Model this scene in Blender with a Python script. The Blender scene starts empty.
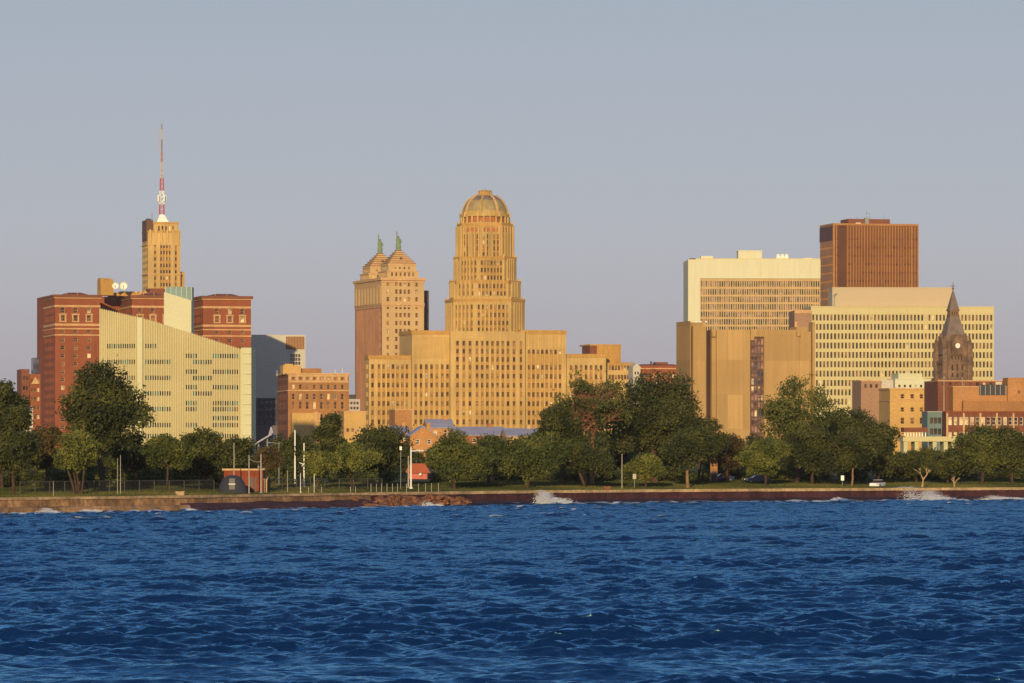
import bpy, bmesh, math, random
import numpy as np
from mathutils import Vector, noise

R = math.radians
sc = bpy.context.scene
COL = sc.collection

# ------------------------------------------------------------------ camera, sky, sun, exposure
F, HOR, CAMH = 4500.0, 455.0, 8.0          # focal length in pixels, horizon row, eye height over the river
cd = bpy.data.cameras.new('camera'); cam = bpy.data.objects.new('camera', cd); COL.objects.link(cam)
cam.location = (0, 0, CAMH); cam.rotation_euler = (R(90), 0, 0)
cd.sensor_width = 36.0; cd.lens = 36.0 * F / 1024.0
cd.shift_y = (HOR - 341.5) / 1024.0
cd.clip_start = 1.0; cd.clip_end = 60000.0
sc.camera = cam

SUN_EL, SUN_AZ = R(9.0), R(-6.0)            # behind the camera, a little to its left
world = bpy.data.worlds.new('World'); sc.world = world; world.use_nodes = True
nt = world.node_tree; nt.nodes.clear()
wo = nt.nodes.new('ShaderNodeOutputWorld'); bg = nt.nodes.new('ShaderNodeBackground')
sky = nt.nodes.new('ShaderNodeTexSky'); sky.sky_type = 'NISHITA'; sky.sun_disc = False
sky.sun_elevation = SUN_EL
sky.sun_rotation = R(180) - SUN_AZ
sky.altitude = 100; sky.air_density = 1.0; sky.dust_density = 0.8; sky.ozone_density = 3.0
tint = nt.nodes.new('ShaderNodeMixRGB'); tint.blend_type = 'MIX'; tint.inputs[0].default_value = 0.62   # the thin even evening veil over the sky
skc = nt.nodes.new('ShaderNodeTexCoord'); skx = nt.nodes.new('ShaderNodeSeparateXYZ'); skr = nt.nodes.new('ShaderNodeValToRGB')
nt.links.new(skc.outputs['Generated'], skx.inputs[0]); nt.links.new(skx.outputs[2], skr.inputs[0])
_e = skr.color_ramp.elements; _e[0].position = 0.0; _e[0].color = (3.85, 3.32, 4.75, 1); _e[1].position = 1.0; _e[1].color = (1.7, 2.7, 5.0, 1)
for _p, _c in ((.045, (4.2, 3.82, 5.0, 1)), (.10, (3.7, 3.42, 4.25, 1)), (.32, (2.7, 3.4, 5.0, 1))):
    _n = _e.new(_p); _n.color = _c
nt.links.new(skr.outputs[0], tint.inputs[2])
nt.links.new(sky.outputs[0], tint.inputs[1]); nt.links.new(tint.outputs[0], bg.inputs[0])
bg.inputs[1].default_value = 0.115
nt.links.new(bg.outputs[0], wo.inputs[0])

ld = bpy.data.lights.new('sun', 'SUN'); ld.energy = 4.5; ld.angle = R(0.6); ld.color = (1.0, 0.76, 0.39)
sun = bpy.data.objects.new('sun', ld); COL.objects.link(sun)
# direction the light travels: away from the camera, slightly to the right, downwards
dvec = Vector((math.sin(-SUN_AZ) * math.cos(SUN_EL), math.cos(SUN_AZ) * math.cos(SUN_EL), -math.sin(SUN_EL)))
sun.rotation_euler = dvec.to_track_quat('-Z', 'Y').to_euler(); sun.location = (0, -100, 200)

sc.view_settings.view_transform = 'Standard'; sc.view_settings.look = 'None'
sc.view_settings.exposure = 0.0; sc.view_settings.gamma = 1.0; sc.view_settings.use_curve_mapping = False
sc.render.engine = 'CYCLES'
sc.cycles.max_bounces = 6; sc.cycles.transparent_max_bounces = 8
sc.cycles.use_denoising = True

# ------------------------------------------------------------------ helpers
def X_at(px, Y): return (px - 512.0) / F * Y
def Z_at(py, Y): return CAMH + (HOR - py) / F * Y

def tag(o, label=None, cat=None, group=None, kind=None):
    if label: o['label'] = label
    if cat: o['category'] = cat
    if group: o['group'] = group
    if kind: o['kind'] = kind
    return o

def empty(name, loc=(0, 0, 0), rz=0.0):
    o = bpy.data.objects.new(name, None); COL.objects.link(o)
    o.location = loc; o.rotation_euler = (0, 0, rz); o.empty_display_size = 0.5
    return o

class MB:
    """collects faces, builds ONE mesh object"""
    def __init__(s): s.v = []; s.f = []; s.m = []; s.mats = []
    def mi(s, mat):
        if mat not in s.mats: s.mats.append(mat)
        return s.mats.index(mat)
    def face(s, pts, mat):
        n = len(s.v); s.v.extend(pts); s.f.append(tuple(range(n, n + len(pts)))); s.m.append(s.mi(mat))
    def box(s, x0, x1, y0, y1, z0, z1, mat):
        n = len(s.v)
        s.v.extend([(x0,y0,z0),(x1,y0,z0),(x1,y1,z0),(x0,y1,z0),(x0,y0,z1),(x1,y0,z1),(x1,y1,z1),(x0,y1,z1)])
        k = s.mi(mat)
        for q in ((0,3,2,1),(4,5,6,7),(0,1,5,4),(1,2,6,5),(2,3,7,6),(3,0,4,7)):
            s.f.append(tuple(n + i for i in q)); s.m.append(k)
    def prism(s, poly, z0, z1, mat, top=None):
        n = len(poly); b = len(s.v); k = s.mi(mat)
        top = top or poly
        s.v.extend([(x, y, z0) for x, y in poly]); s.v.extend([(x, y, z1) for x, y in top])
        for i in range(n):
            j = (i + 1) % n
            s.f.append((b + i, b + j, b + n + j, b + n + i)); s.m.append(k)
        s.f.append(tuple(b + i for i in reversed(range(n)))); s.m.append(k)
        s.f.append(tuple(b + n + i for i in range(n))); s.m.append(k)
    def tube(s, p, q, r0, r1, mat, n=6):
        p, q = Vector(p), Vector(q); d = (q - p)
        if d.length < 1e-6: return
        d.normalize()
        a = d.orthogonal().normalized(); b2 = d.cross(a)
        k = s.mi(mat); o = len(s.v)
        for c, r in ((p, r0), (q, r1)):
            for i in range(n):
                t = 2 * math.pi * i / n
                s.v.append(tuple(c + (a * math.cos(t) + b2 * math.sin(t)) * r))
        for i in range(n):
            j = (i + 1) % n
            s.f.append((o + i, o + j, o + n + j, o + n + i)); s.m.append(k)
        s.f.append(tuple(o + i for i in reversed(range(n)))); s.m.append(k)
        s.f.append(tuple(o + n + i for i in range(n))); s.m.append(k)
    def lathe(s, c, prof, mat, n=16, rot=0.0, mats=None):
        o = len(s.v)
        for r, z in prof:
            for i in range(n):
                t = rot + 2 * math.pi * i / n
                s.v.append((c[0] + r * math.cos(t), c[1] + r * math.sin(t), c[2] + z))
        for a in range(len(prof) - 1):
            k = s.mi(mats[a] if mats else mat)
            for i in range(n):
                j = (i + 1) % n
                s.f.append((o + a*n + i, o + a*n + j, o + (a+1)*n + j, o + (a+1)*n + i)); s.m.append(k)
        k = s.mi(mats[-1] if mats else mat)
        s.f.append(tuple(o + (len(prof)-1)*n + i for i in range(n))); s.m.append(k)
    def mesh(s, name):
        me = bpy.data.meshes.new(name)
        me.from_pydata([tuple(v) for v in s.v], [], s.f)
        for m in s.mats: me.materials.append(m)
        me.polygons.foreach_set('material_index', s.m)
        me.update(); return me
    def build(s, name, parent=None, smooth=False):
        o = bpy.data.objects.new(name, s.mesh(name)); COL.objects.link(o)
        if parent: o.parent = parent
        if smooth: o.data.polygons.foreach_set('use_smooth', [True] * len(o.data.polygons))
        return o

# ------------------------------------------------------------------ materials
MATS = {}
def nmat(name):
    m = bpy.data.materials.new(name); m.use_nodes = True
    n = m.node_tree; b = n.nodes['Principled BSDF']
    return m, n, b

def wallmat(name, col, var=0.22, scale=0.12, rough=0.85, streak=0.0, fine=0.18, panel=None, spec=0.25, bump=0.15):
    """weathered masonry / concrete / metal: broad patches, fine grain, rain streaks, optional cladding panels"""
    m, n, b = nmat(name); L = n.links.new
    tc = n.nodes.new('ShaderNodeTexCoord')
    def mul(a_out, fac_out):
        x = n.nodes.new('ShaderNodeMixRGB'); x.blend_type = 'MULTIPLY'; x.inputs[0].default_value = 1
        L(a_out, x.inputs[1]); L(fac_out, x.inputs[2]); return x.outputs[0]
    def noise_tone(sc_, lo, hi, mapping=None, detail=5):
        nz = n.nodes.new('ShaderNodeTexNoise'); nz.inputs['Scale'].default_value = sc_; nz.inputs['Detail'].default_value = detail
        if mapping:
            mp = n.nodes.new('ShaderNodeMapping'); mp.inputs['Scale'].default_value = mapping
            L(tc.outputs['Object'], mp.inputs[0]); L(mp.outputs[0], nz.inputs['Vector'])
        else: L(tc.outputs['Object'], nz.inputs['Vector'])
        mr = n.nodes.new('ShaderNodeMapRange'); mr.inputs[1].default_value = .3; mr.inputs[2].default_value = .7
        mr.inputs[3].default_value = lo; mr.inputs[4].default_value = hi
        L(nz.outputs[0], mr.inputs[0]); return mr.outputs[0]
    rgb = n.nodes.new('ShaderNodeRGB'); rgb.outputs[0].default_value = (*col, 1)
    c = rgb.outputs[0]
    c = mul(c, noise_tone(scale, 1 - var, 1 + var * .6))
    if fine: c = mul(c, noise_tone(1.7, 1 - fine, 1 + fine * .7))
    if streak: c = mul(c, noise_tone(.9, 1 - streak, 1 + streak * .4, (1, 1, .05)))
    if panel:
        w, h, amt = panel
        mp = n.nodes.new('ShaderNodeMapping'); mp.inputs['Rotation'].default_value = (R(90), 0, 0)
        L(tc.outputs['Object'], mp.inputs[0])
        br = n.nodes.new('ShaderNodeTexBrick'); br.inputs['Scale'].default_value = 1
        br.inputs['Brick Width'].default_value = w; br.inputs['Row Height'].default_value = h
        br.inputs['Mortar Size'].default_value = .04
        br.inputs['Color1'].default_value = (1, 1, 1, 1); br.inputs['Color2'].default_value = (1 - amt,) * 3 + (1,)
        br.inputs['Mortar'].default_value = (.7, .68, .66, 1)
        L(mp.outputs[0], br.inputs[0]); c = mul(c, br.outputs[0])
    L(c, b.inputs['Base Color'])
    b.inputs['Roughness'].default_value = rough; b.inputs['Specular IOR Level'].default_value = spec
    if bump:
        nz = n.nodes.new('ShaderNodeTexNoise'); nz.inputs['Scale'].default_value = 2.5; nz.inputs['Detail'].default_value = 4
        L(tc.outputs['Object'], nz.inputs['Vector'])
        bp = n.nodes.new('ShaderNodeBump'); bp.inputs['Strength'].default_value = bump; bp.inputs['Distance'].default_value = .15
        L(nz.outputs[0], bp.inputs['Height']); L(bp.outputs[0], b.inputs['Normal'])
    MATS[name] = m; return m

def plain(name, col, rough=.6, metal=0.0, spec=.4):
    m, n, b = nmat(name); L = n.links.new
    tc = n.nodes.new('ShaderNodeTexCoord'); nz = n.nodes.new('ShaderNodeTexNoise'); nz.inputs['Scale'].default_value = 1.3
    L(tc.outputs['Object'], nz.inputs['Vector'])
    mr = n.nodes.new('ShaderNodeMapRange'); mr.inputs[3].default_value = .8; mr.inputs[4].default_value = 1.15
    L(nz.outputs[0], mr.inputs[0])
    x = n.nodes.new('ShaderNodeMixRGB'); x.blend_type = 'MULTIPLY'; x.inputs[0].default_value = 1
    x.inputs[1].default_value = (*col, 1); L(mr.outputs[0], x.inputs[2]); L(x.outputs[0], b.inputs['Base Color'])
    b.inputs['Roughness'].default_value = rough; b.inputs['Metallic'].default_value = metal; b.inputs['Specular IOR Level'].default_value = spec
    if 'window_' in name or 'glass' in name:       # panes differ: curtains, depth of room, grime
        ge = n.nodes.new('ShaderNodeNewGeometry'); wn = n.nodes.new('ShaderNodeTexNoise'); wn.inputs['Scale'].default_value = .37; wn.inputs['Detail'].default_value = 3
        L(ge.outputs['Position'], wn.inputs['Vector']); w2 = n.nodes.new('ShaderNodeMapRange'); w2.inputs[1].default_value = .35; w2.inputs[2].default_value = .65; w2.inputs[3].default_value = .35; w2.inputs[4].default_value = 2.3
        L(wn.outputs[0], w2.inputs[0]); y = n.nodes.new('ShaderNodeMixRGB'); y.blend_type = 'MULTIPLY'; y.inputs[0].default_value = 1
        L(x.outputs[0], y.inputs[1]); L(w2.outputs[0], y.inputs[2]); L(y.outputs[0], b.inputs['Base Color'])
    MATS[name] = m; return m

SAND = wallmat('golden_sandstone', (.53, .35, .135), .20, .07, streak=.14, fine=.10)
SAND2 = wallmat('orange_sandstone', (.48, .265, .075), .16, .08, streak=.14)
BRICK = wallmat('red_brick', (.27, .078, .034), .2, .1, streak=.1)
BRICKD = wallmat('dark_brick', (.2, .07, .04), .2, .1)
TERRA = wallmat('terracotta_trim', (.55, .33, .16), .15, .2)
CREAM = wallmat('cream_precast', (.51, .475, .28), .08, .05, streak=.04, fine=.08)
CREAMR = wallmat('tan_rib_recess_shade', (.47, .37, .19), .10, .05, streak=.05, fine=.08)  # shading between the ribs is put into this darker recess colour
CREAMD = wallmat('cream_plain', (.55, .525, .34), .06, .05, fine=.06)
WHITEC = wallmat('white_precast', (.60, .57, .41), .05, .03, streak=.05, fine=.04)
BISCUIT = wallmat('biscuit_precast', (.54, .46, .25), .06, .05, streak=.05, fine=.05)
BRONZE = wallmat('bronze_cladding', (.37, .165, .045), .16, .08, rough=.5, spec=.4)
BRONZE_D = wallmat('bronze_dark', (.10, .035, .015), .16, .08, rough=.5)
CONC = wallmat('ochre_concrete', (.50, .31, .125), .10, .05, streak=.12, fine=.07, panel=(6.0, 13.0, .26))
BROWNBR = wallmat('tan_brick', (.34, .16, .06), .18, .12)
YBRICK = wallmat('yellow_brick', (.54, .33, .115), .18, .12)
ORBRICK = wallmat('orange_brick', (.40, .19, .075), .18, .12)
PINKST = wallmat('pink_stone', (.33, .19, .12), .12, .1)
STONE_D = wallmat('sooty_sandstone', (.19, .115, .075), .45, .25, fine=.4, bump=.5)
SLATE = wallmat('slate_roof', (.19, .14, .12), .25, .3)
SLAB = wallmat('pale_slab', (.52, .46, .38), .06, .05)
TAN = wallmat('tan_metal_screen', (.47, .37, .25), .04, .04, fine=.04)
GREYROOF = wallmat('grey_metal_roof', (.30, .28, .36), .15, .2, rough=.55, spec=.4)
TILEROOF = wallmat('clay_tile_roof', (.22, .10, .06), .2, .3)
GOLDT = wallmat('gold_tile', (.46, .30, .09), .18, .35, rough=.5)
GREENT = wallmat('dome_green_tile', (.34, .25, .115), .25, .3, rough=.5)
BLUET = wallmat('dome_blue_tile', (.21, .145, .13), .3, .3, rough=.5)
REDT = wallmat('dome_red_tile', (.42, .14, .05), .3, .5, rough=.6)
COPPER = wallmat('green_copper', (.20, .26, .15), .2, .6, rough=.6)
WHITE = plain('white_paint', (.78, .76, .70), .5)
REDP = plain('red_paint', (.45, .06, .035), .5)
ORANGEP = plain('orange_paint', (.46, .11, .03), .5)
DARK = plain('dark_metal', (.03, .027, .03), .5)
STEEL = plain('grey_steel', (.26, .26, .26), .45, .3)
FENCEM = plain('dull_galvanised_wire', (.085, .08, .07), .6, .0)
PALEPOLE = plain('pale_pole_paint', (.36, .32, .25), .5)
TEAL = plain('teal_panes', (.10, .19, .19), .45, 0, .3)
NAVY = plain('navy_glass', (.045, .045, .07), .2, 0, .5)
G_DARK = plain('window_glass_dark', (.045, .025, .016), .12, 0, .5)
G_MID = plain('window_glass_brown', (.12, .06, .03), .15, 0, .5)
G_PALE = plain('window_blinds_and_glints', (.36, .28, .18), .4, 0, .5)  # drawn blinds, and sun reflections put into the pane colour
G_PINK = plain('window_glass_plum', (.17, .095, .075), .18, 0, .5)
TYRE = plain('tyre_rubber', (.02, .02, .02), .8)
CARW = plain('car_white', (.75, .75, .75), .25, 0, .6)
CARB = plain('car_navy', (.03, .04, .10), .25, 0, .6)
LAMPG = plain('headlight_glass', (.7, .7, .68), .1, 0, .6)
BLUECLOTH = plain('navy_canvas', (.025, .027, .045), .8)
CONCW = wallmat('seawall_concrete', (.36, .205, .105), .55, .22, fine=.35, streak=.35, bump=.6)
CONCL = wallmat('seawall_coping', (.46, .31, .17), .35, .3, fine=.35, bump=.5)
WETW = wallmat('wet_algae_wall', (.07, .024, .030), .4, .3, fine=.35, streak=.3, bump=.6)
ROCK = wallmat('shore_rock', (.20, .085, .045), .5, .8, fine=.4, bump=.8)
BARK = wallmat('bark', (.075, .042, .028), .3, .6, fine=.3, bump=.5)
BARKL = wallmat('sunlit_bark_tone', (.27, .16, .085), .3, .6)  # bark paled to paint in the sunlight on some trunks

# ------------------------------------------------------------------ the shore line and terrain
SHORE_PX = [(-60, 600), (0, 611), (90, 626), (180, 643), (275, 667), (370, 692), (470, 716), (560, 735), (680, 757), (800, 774), (920, 789), (1024, 801), (1100, 809)]
SHORE = [(X_at(p, y), y) for p, y in SHORE_PX]
SHORE_EXT = [(-9000, 300), (-3000, 420), (-400, 520), (-130, 575)] + SHORE + [(170, 850), (420, 950), (3000, 1500), (9000, 2000)]
SX = np.array([p[0] for p in SHORE_EXT]); SY = np.array([p[1] for p in SHORE_EXT])
def shore_y(x): return float(np.interp(x, SX, SY))
OFFS = [(1.1, 2.0), (6, 2.12), (25, 2.5), (60, 3.1), (110, 3.6), (200, 4.2), (350, 5.0), (700, 5.0)]
def gz(x, y):
    d = y - shore_y(x)
    return float(np.interp(d, [o for o, z in OFFS], [z for o, z in OFFS]))
def spot(px, d):
    """a point on the lawn, d metres behind the wall, on the ray of picture column px"""
    Y = 700.0
    for _ in range(30):
        Y = shore_y(X_at(px, Y)) + d
    x = X_at(px, Y); return x, Y, gz(x, Y)

def grassmat():
    m, n, b = nmat('mown_grass'); L = n.links.new
    tc = n.nodes.new('ShaderNodeTexCoord')
    a = n.nodes.new('ShaderNodeTexNoise'); a.inputs['Scale'].default_value = .06; a.inputs['Detail'].default_value = 6
    c = n.nodes.new('ShaderNodeTexNoise'); c.inputs['Scale'].default_value = 1.5; c.inputs['Detail'].default_value = 8
    L(tc.outputs['Object'], a.inputs['Vector']); L(tc.outputs['Object'], c.inputs['Vector'])
    r = n.nodes.new('ShaderNodeValToRGB'); r.color_ramp.elements[0].position = .35; r.color_ramp.elements[1].position = .65
    r.color_ramp.elements[0].color = (.045, .05, .016, 1); r.color_ramp.elements[1].color = (.095, .085, .028, 1)
    mx = n.nodes.new('ShaderNodeMath'); mx.operation = 'ADD'; 
    m2 = n.nodes.new('ShaderNodeMath'); m2.operation = 'MULTIPLY_ADD'; m2.inputs[1].default_value = .5; m2.inputs[2].default_value = -.25
    L(c.outputs[0], m2.inputs[0]); L(a.outputs[0], mx.inputs[0]); L(m2.outputs[0], mx.inputs[1]); L(mx.outputs[0], r.inputs[0])
    L(r.outputs[0], b.inputs['Base Color']); b.inputs['Roughness'].default_value = .95; b.inputs['Specular IOR Level'].default_value = .1
    bp = n.nodes.new('ShaderNodeBump'); bp.inputs['Strength'].default_value = .8; bp.inputs['Distance'].default_value = .3
    L(c.outputs[0], bp.inputs['Height']); L(bp.outputs[0], b.inputs['Normal'])
    return m
GRASS = grassmat()

lm = MB()
rows = OFFS + [(3000, 5.0), (20000, 5.0)]
xs = sorted(set(list(SX) + [-9000 + 600 * i for i in range(31)] + [-130 + 8 * i for i in range(36)]))
for i in range(len(xs) - 1):
    for j in range(len(rows) - 1):
        q = []
        for (x, (o, z)) in ((xs[i], rows[j]), (xs[i+1], rows[j]), (xs[i+1], rows[j+1]), (xs[i], rows[j+1])):
            q.append((x, shore_y(x) + o, z))
        lm.face(q, GRASS)
land = lm.build('ground'); tag(land, 'park lawn and city ground behind the seawall', 'ground', None, 'structure')
bm_ = bmesh.new(); bm_.from_mesh(land.data); bmesh.ops.remove_doubles(bm_, verts=bm_.verts, dist=.001); bm_.to_mesh(land.data); bm_.free()

# the river: a wave field as real geometry
def build_water():
    rng = np.random.default_rng(11)
    ys = [-200., -100., -40., 0., 20., 40., 55., 68., 80., 90., 100., 108., 115., 120.]
    y = 120.0
    while y < 840:
        y += 0.00105 * y * (1.0 if y > 140 else 2.2); ys.append(y)
    ys += [870, 950, 1200, 2000]
    ys = np.array(ys)
    core = np.linspace(-.122, .122, 540)
    out = list(np.arange(.1232, .33, .0013)) + [.34, .36, .4, .6, 1, 2, 5, 12]
    us = np.concatenate([-np.array(out[::-1]), core, np.array(out)])
    U, Yg = np.meshgrid(us, ys)
    Xg = U * np.maximum(Yg, 110.0)
    dY = np.gradient(ys)[:, None] * np.ones_like(U)
    dX = np.gradient(us)[None, :] * np.maximum(Yg, 110.0)
    res = np.maximum(dY * .8, dX)
    Z = np.zeros_like(Xg); DX = np.zeros_like(Xg); DY = np.zeros_like(Xg); J = np.zeros_like(Xg)
    lost = np.zeros_like(Xg)
    N = 130
    lam = np.exp(rng.uniform(np.log(.5), np.log(11.0), N))
    th = rng.normal(R(6), R(27), N)
    ph = rng.uniform(0, 2 * np.pi, N)
    gust = np.zeros_like(Xg)
    for k in range(7):
        a = rng.uniform(0, 6.28); wl = rng.uniform(18, 70)
        gust += np.sin(2*np.pi/wl*(Xg*np.cos(a)*.35 + Yg*np.sin(a)) + rng.uniform(0, 6.28))
    gust = 1 + .16 * gust
    slope = .36 * math.sqrt(2.0 / N)
    for i in range(N):
        k = 2 * np.pi / lam[i]
        w = np.clip((lam[i] / res - 2.0) / 2.0, 0, 1)
        sl = slope * (1.15 if lam[i] < 3.2 else (.9 if lam[i] < 6.5 else .45))
        a = sl / k
        p = k * (Xg * np.sin(th[i]) + Yg * np.cos(th[i])) + ph[i]
        g = gust if lam[i] < 5 else 1.0
        Z += w * a * g * np.cos(p)
        s_ = w * a * g * np.sin(p) * .9
        DX -= s_ * np.sin(th[i]); DY -= s_ * np.cos(th[i])
        J += w * sl * g * np.cos(p); lost += (1 - w*w) * sl * sl * .5
    core_mask = (np.abs(U) < .1215)
    fade = np.clip((.33 - np.abs(U)) / .05, 0, 1)
    Z *= fade; DX *= fade; DY *= fade
    V = np.stack([Xg + DX, Yg + DY, Z], -1).reshape(-1, 3)
    nr, nc = Xg.shape
    idx = np.arange(nr * nc).reshape(nr, nc)
    quads = np.stack([idx[:-1, :-1], idx[:-1, 1:], idx[1:, 1:], idx[1:, :-1]], -1).reshape(-1, 4)
    me = bpy.data.meshes.new('river_water')
    me.vertices.add(len(V)); me.vertices.foreach_set('co', V.ravel())
    me.loops.add(quads.size); me.loops.foreach_set('vertex_index', quads.ravel().astype(np.int32))
    me.polygons.add(len(quads)); me.polygons.foreach_set('loop_start', np.arange(0, quads.size, 4, dtype=np.int32))
    me.polygons.foreach_set('use_smooth', np.ones(len(quads), dtype=bool))
    # foam: sharp crests, and the churned strip under the wall
    d = Yg - np.interp(Xg, SX, SY)
    fo = np.clip((J - .62) / .25, 0, 1) * np.clip((Yg - 380) / 250, .0, 1)
    chop = np.clip((J - .12) / .3, 0, 1) * np.clip(1 - np.abs(d + 14) / 34, 0, 1)
    fo = np.clip(np.maximum(fo, chop * .9), 0, 1)
    at = me.attributes.new('foam', 'FLOAT', 'POINT'); at.data.foreach_set('value', fo.ravel().astype(np.float32))
    at = me.attributes.new('chop', 'FLOAT', 'POINT'); at.data.foreach_set('value', np.sqrt(lost).ravel().astype(np.float32))
    me.update(); me.validate()
    m, n, b = nmat('river_water'); L = n.links.new
    tc = n.nodes.new('ShaderNodeTexCoord')
    mp = n.nodes.new('ShaderNodeMapping'); mp.inputs['Scale'].default_value = (1.0, 1.35, 1); L(tc.outputs['Object'], mp.inputs[0])
    n1 = n.nodes.new('ShaderNodeTexNoise'); n1.inputs['Scale'].default_value = 1.5; n1.inputs['Detail'].default_value = 5; n1.inputs['Roughness'].default_value = .5
    L(mp.outputs[0], n1.inputs['Vector'])
    bp = n.nodes.new('ShaderNodeBump'); bp.inputs['Strength'].default_value = .7; bp.inputs['Distance'].default_value = .22
    L(n1.outputs[0], bp.inputs['Height'])
    ch = n.nodes.new('ShaderNodeAttribute'); ch.attribute_name = 'chop'   # ripples finer than the mesh live in the bump
    cm = n.nodes.new('ShaderNodeMath'); cm.operation = 'MULTIPLY_ADD'; cm.inputs[1].default_value = 1.2; cm.inputs[2].default_value = .135
    L(ch.outputs['Fac'], cm.inputs[0]); L(cm.outputs[0], bp.inputs['Distance'])
    fa = n.nodes.new('ShaderNodeAttribute'); fa.attribute_name = 'foam'
    n2 = n.nodes.new('ShaderNodeTexNoise'); n2.inputs['Scale'].default_value = 1.1; n2.inputs['Detail'].default_value = 6
    L(tc.outputs['Object'], n2.inputs['Vector'])
    mf = n.nodes.new('ShaderNodeMath'); mf.operation = 'MULTIPLY_ADD'; mf.inputs[1].default_value = 1.5; L(fa.outputs['Fac'], mf.inputs[0])
    ms = n.nodes.new('ShaderNodeMath'); ms.operation = 'SUBTRACT'; L(n2.outputs[0], ms.inputs[0]); ms.inputs[1].default_value = 1.15
    L(ms.outputs[0], mf.inputs[2])
    mc = n.nodes.new('ShaderNodeMath'); mc.operation = 'MULTIPLY'; mc.use_clamp = True; mc.inputs[1].default_value = 2.2; L(mf.outputs[0], mc.inputs[0])
    n3 = n.nodes.new('ShaderNodeTexNoise'); n3.inputs['Scale'].default_value = 4.5; n3.inputs['Detail'].default_value = 4
    L(mp.outputs[0], n3.inputs['Vector'])
    bp2 = n.nodes.new('ShaderNodeBump'); bp2.inputs['Strength'].default_value = .35; bp2.inputs['Distance'].default_value = .05
    L(n3.outputs[0], bp2.inputs['Height']); L(bp.outputs[0], bp2.inputs['Normal'])
    body = n.nodes.new('ShaderNodeBsdfDiffuse'); body.inputs['Color'].default_value = (.002, .014, .065, 1)
    gl = n.nodes.new('ShaderNodeBsdfGlossy'); gl.inputs['Color'].default_value = (.34, .73, 1.0, 1); gl.inputs['Roughness'].default_value = .05
    fr = n.nodes.new('ShaderNodeFresnel'); fr.inputs['IOR'].default_value = 1.42
    for q in (gl, fr, body): L(bp2.outputs[0], q.inputs['Normal'])
    w = n.nodes.new('ShaderNodeMixShader'); L(fr.outputs[0], w.inputs[0]); L(body.outputs[0], w.inputs[1]); L(gl.outputs[0], w.inputs[2])
    fo_ = n.nodes.new('ShaderNodeBsdfDiffuse'); fo_.inputs['Color'].default_value = (.46, .47, .52, 1)
    w2 = n.nodes.new('ShaderNodeMixShader'); L(mc.outputs[0], w2.inputs[0]); L(w.outputs[0], w2.inputs[1]); L(fo_.outputs[0], w2.inputs[2])
    L(w2.outputs[0], n.nodes['Material Output'].inputs['Surface'])
    me.materials.append(m)
    o = bpy.data.objects.new('water', me); COL.objects.link(o)
    tag(o, 'choppy dark blue river in front of the seawall', 'water', None, 'structure')
build_water()

# ------------------------------------------------------------------ seawall
def sweep(mb, pts, profile, mat, jitter=0.0, seed=0):
    """sweep an (offset towards the water, z) profile along a plan polyline"""
    rnd = random.Random(seed); rings = []
    fine = []
    for (a, b2) in zip(pts[:-1], pts[1:]):
        n = max(1, int(math.hypot(b2[0]-a[0], b2[1]-a[1]) / 2.5))
        for i in range(n): fine.append((a[0]+(b2[0]-a[0])*i/n, a[1]+(b2[1]-a[1])*i/n))
    fine.append(pts[-1])
    for i, p in enumerate(fine):
        a = fine[max(0, i-1)]; b2 = fine[min(len(fine)-1, i+1)]
        dx, dy = b2[0]-a[0], b2[1]-a[1]; l = math.hypot(dx, dy); nx, ny = dy/l, -dx/l
        rings.append([(p[0]+nx*(o+rnd.uniform(-jitter, jitter)), p[1]+ny*(o+rnd.uniform(-jitter, jitter)), z+rnd.uniform(-jitter, jitter)*.6) for o, z in profile])
    for r0, r1 in zip(rings[:-1], rings[1:]):
        for k in range(len(profile)-1):
            mb.face([r0[k], r1[k], r1[k+1], r0[k+1]], mat)
    mb.face(list(reversed(rings[0])), mat); mb.face(rings[-1], mat)

wl = empty('seawall', (SHORE[0][0], SHORE[0][1], 0))
tag(wl, 'weathered two-tier concrete seawall with a stepped ledge at the left', 'seawall')
def rel(pts, o): return [(p[0]-o.location.x, p[1]-o.location.y) for p in pts]
left_pts = [(-400, 520), (-130, 575)] + [p for p, q in zip(SHORE, SHORE_PX) if q[0] <= 370]
m_ = MB(); sweep(m_, rel(left_pts, wl), [(-2.2, -1.5), (-2.2, 1.9), (.0, 2.0), (.06, .95), (.06, -1.5)], CONCW, .06, 1); m_.build('wall', wl)
m_ = MB(); sweep(m_, rel(left_pts, wl), [(-2.5, 2.02), (-2.5, 2.2), (.22, 2.22), (.22, 1.86), (.05, 1.84)], CONCL, .05, 2); m_.build('coping', wl)
m_ = MB(); sweep(m_, rel([p for p in left_pts if p[0] < -46], wl), [(.0, -1.5), (.0, .9), (1.7, .86), (1.95, .7), (2.0, -1.5)], CONCW, .09, 3); m_.build('ledge', wl)
m_ = MB(); sweep(m_, rel([p for p in left_pts if p[0] > -50], wl), [(.0, -1.5), (.0, 1.15), (1.0, 1.0), (2.4, .4), (3.0, -1.5)], WETW, .22, 4); m_.build('toe_slope', wl)
wr = empty('seawall', (SHORE[5][0], SHORE[5][1], 0))
tag(wr, 'long straight seawall with pale coping over a dark wet maroon face', 'seawall')
right_pts = [p for p, q in zip(SHORE, SHORE_PX) if q[0] >= 370] + [(170, 850), (420, 950)]
m_ = MB(); sweep(m_, rel(right_pts, wr), [(-2.2, -1.5), (-2.2, 1.9), (.02, 1.95), (.1, .9), (.3, -1.5)], WETW, .06, 5); m_.build('wall', wr)
m_ = MB(); sweep(m_, rel(right_pts, wr), [(-2.6, 1.96), (-2.6, 2.22), (.25, 2.24), (.25, 1.80), (.0, 1.76)], CONCL, .05, 6); m_.build('coping', wr)
WETD = wallmat('soaked_wall_foot', (.030, .016, .024), .4, .3, rough=.4, fine=.35, bump=.6)
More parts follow.
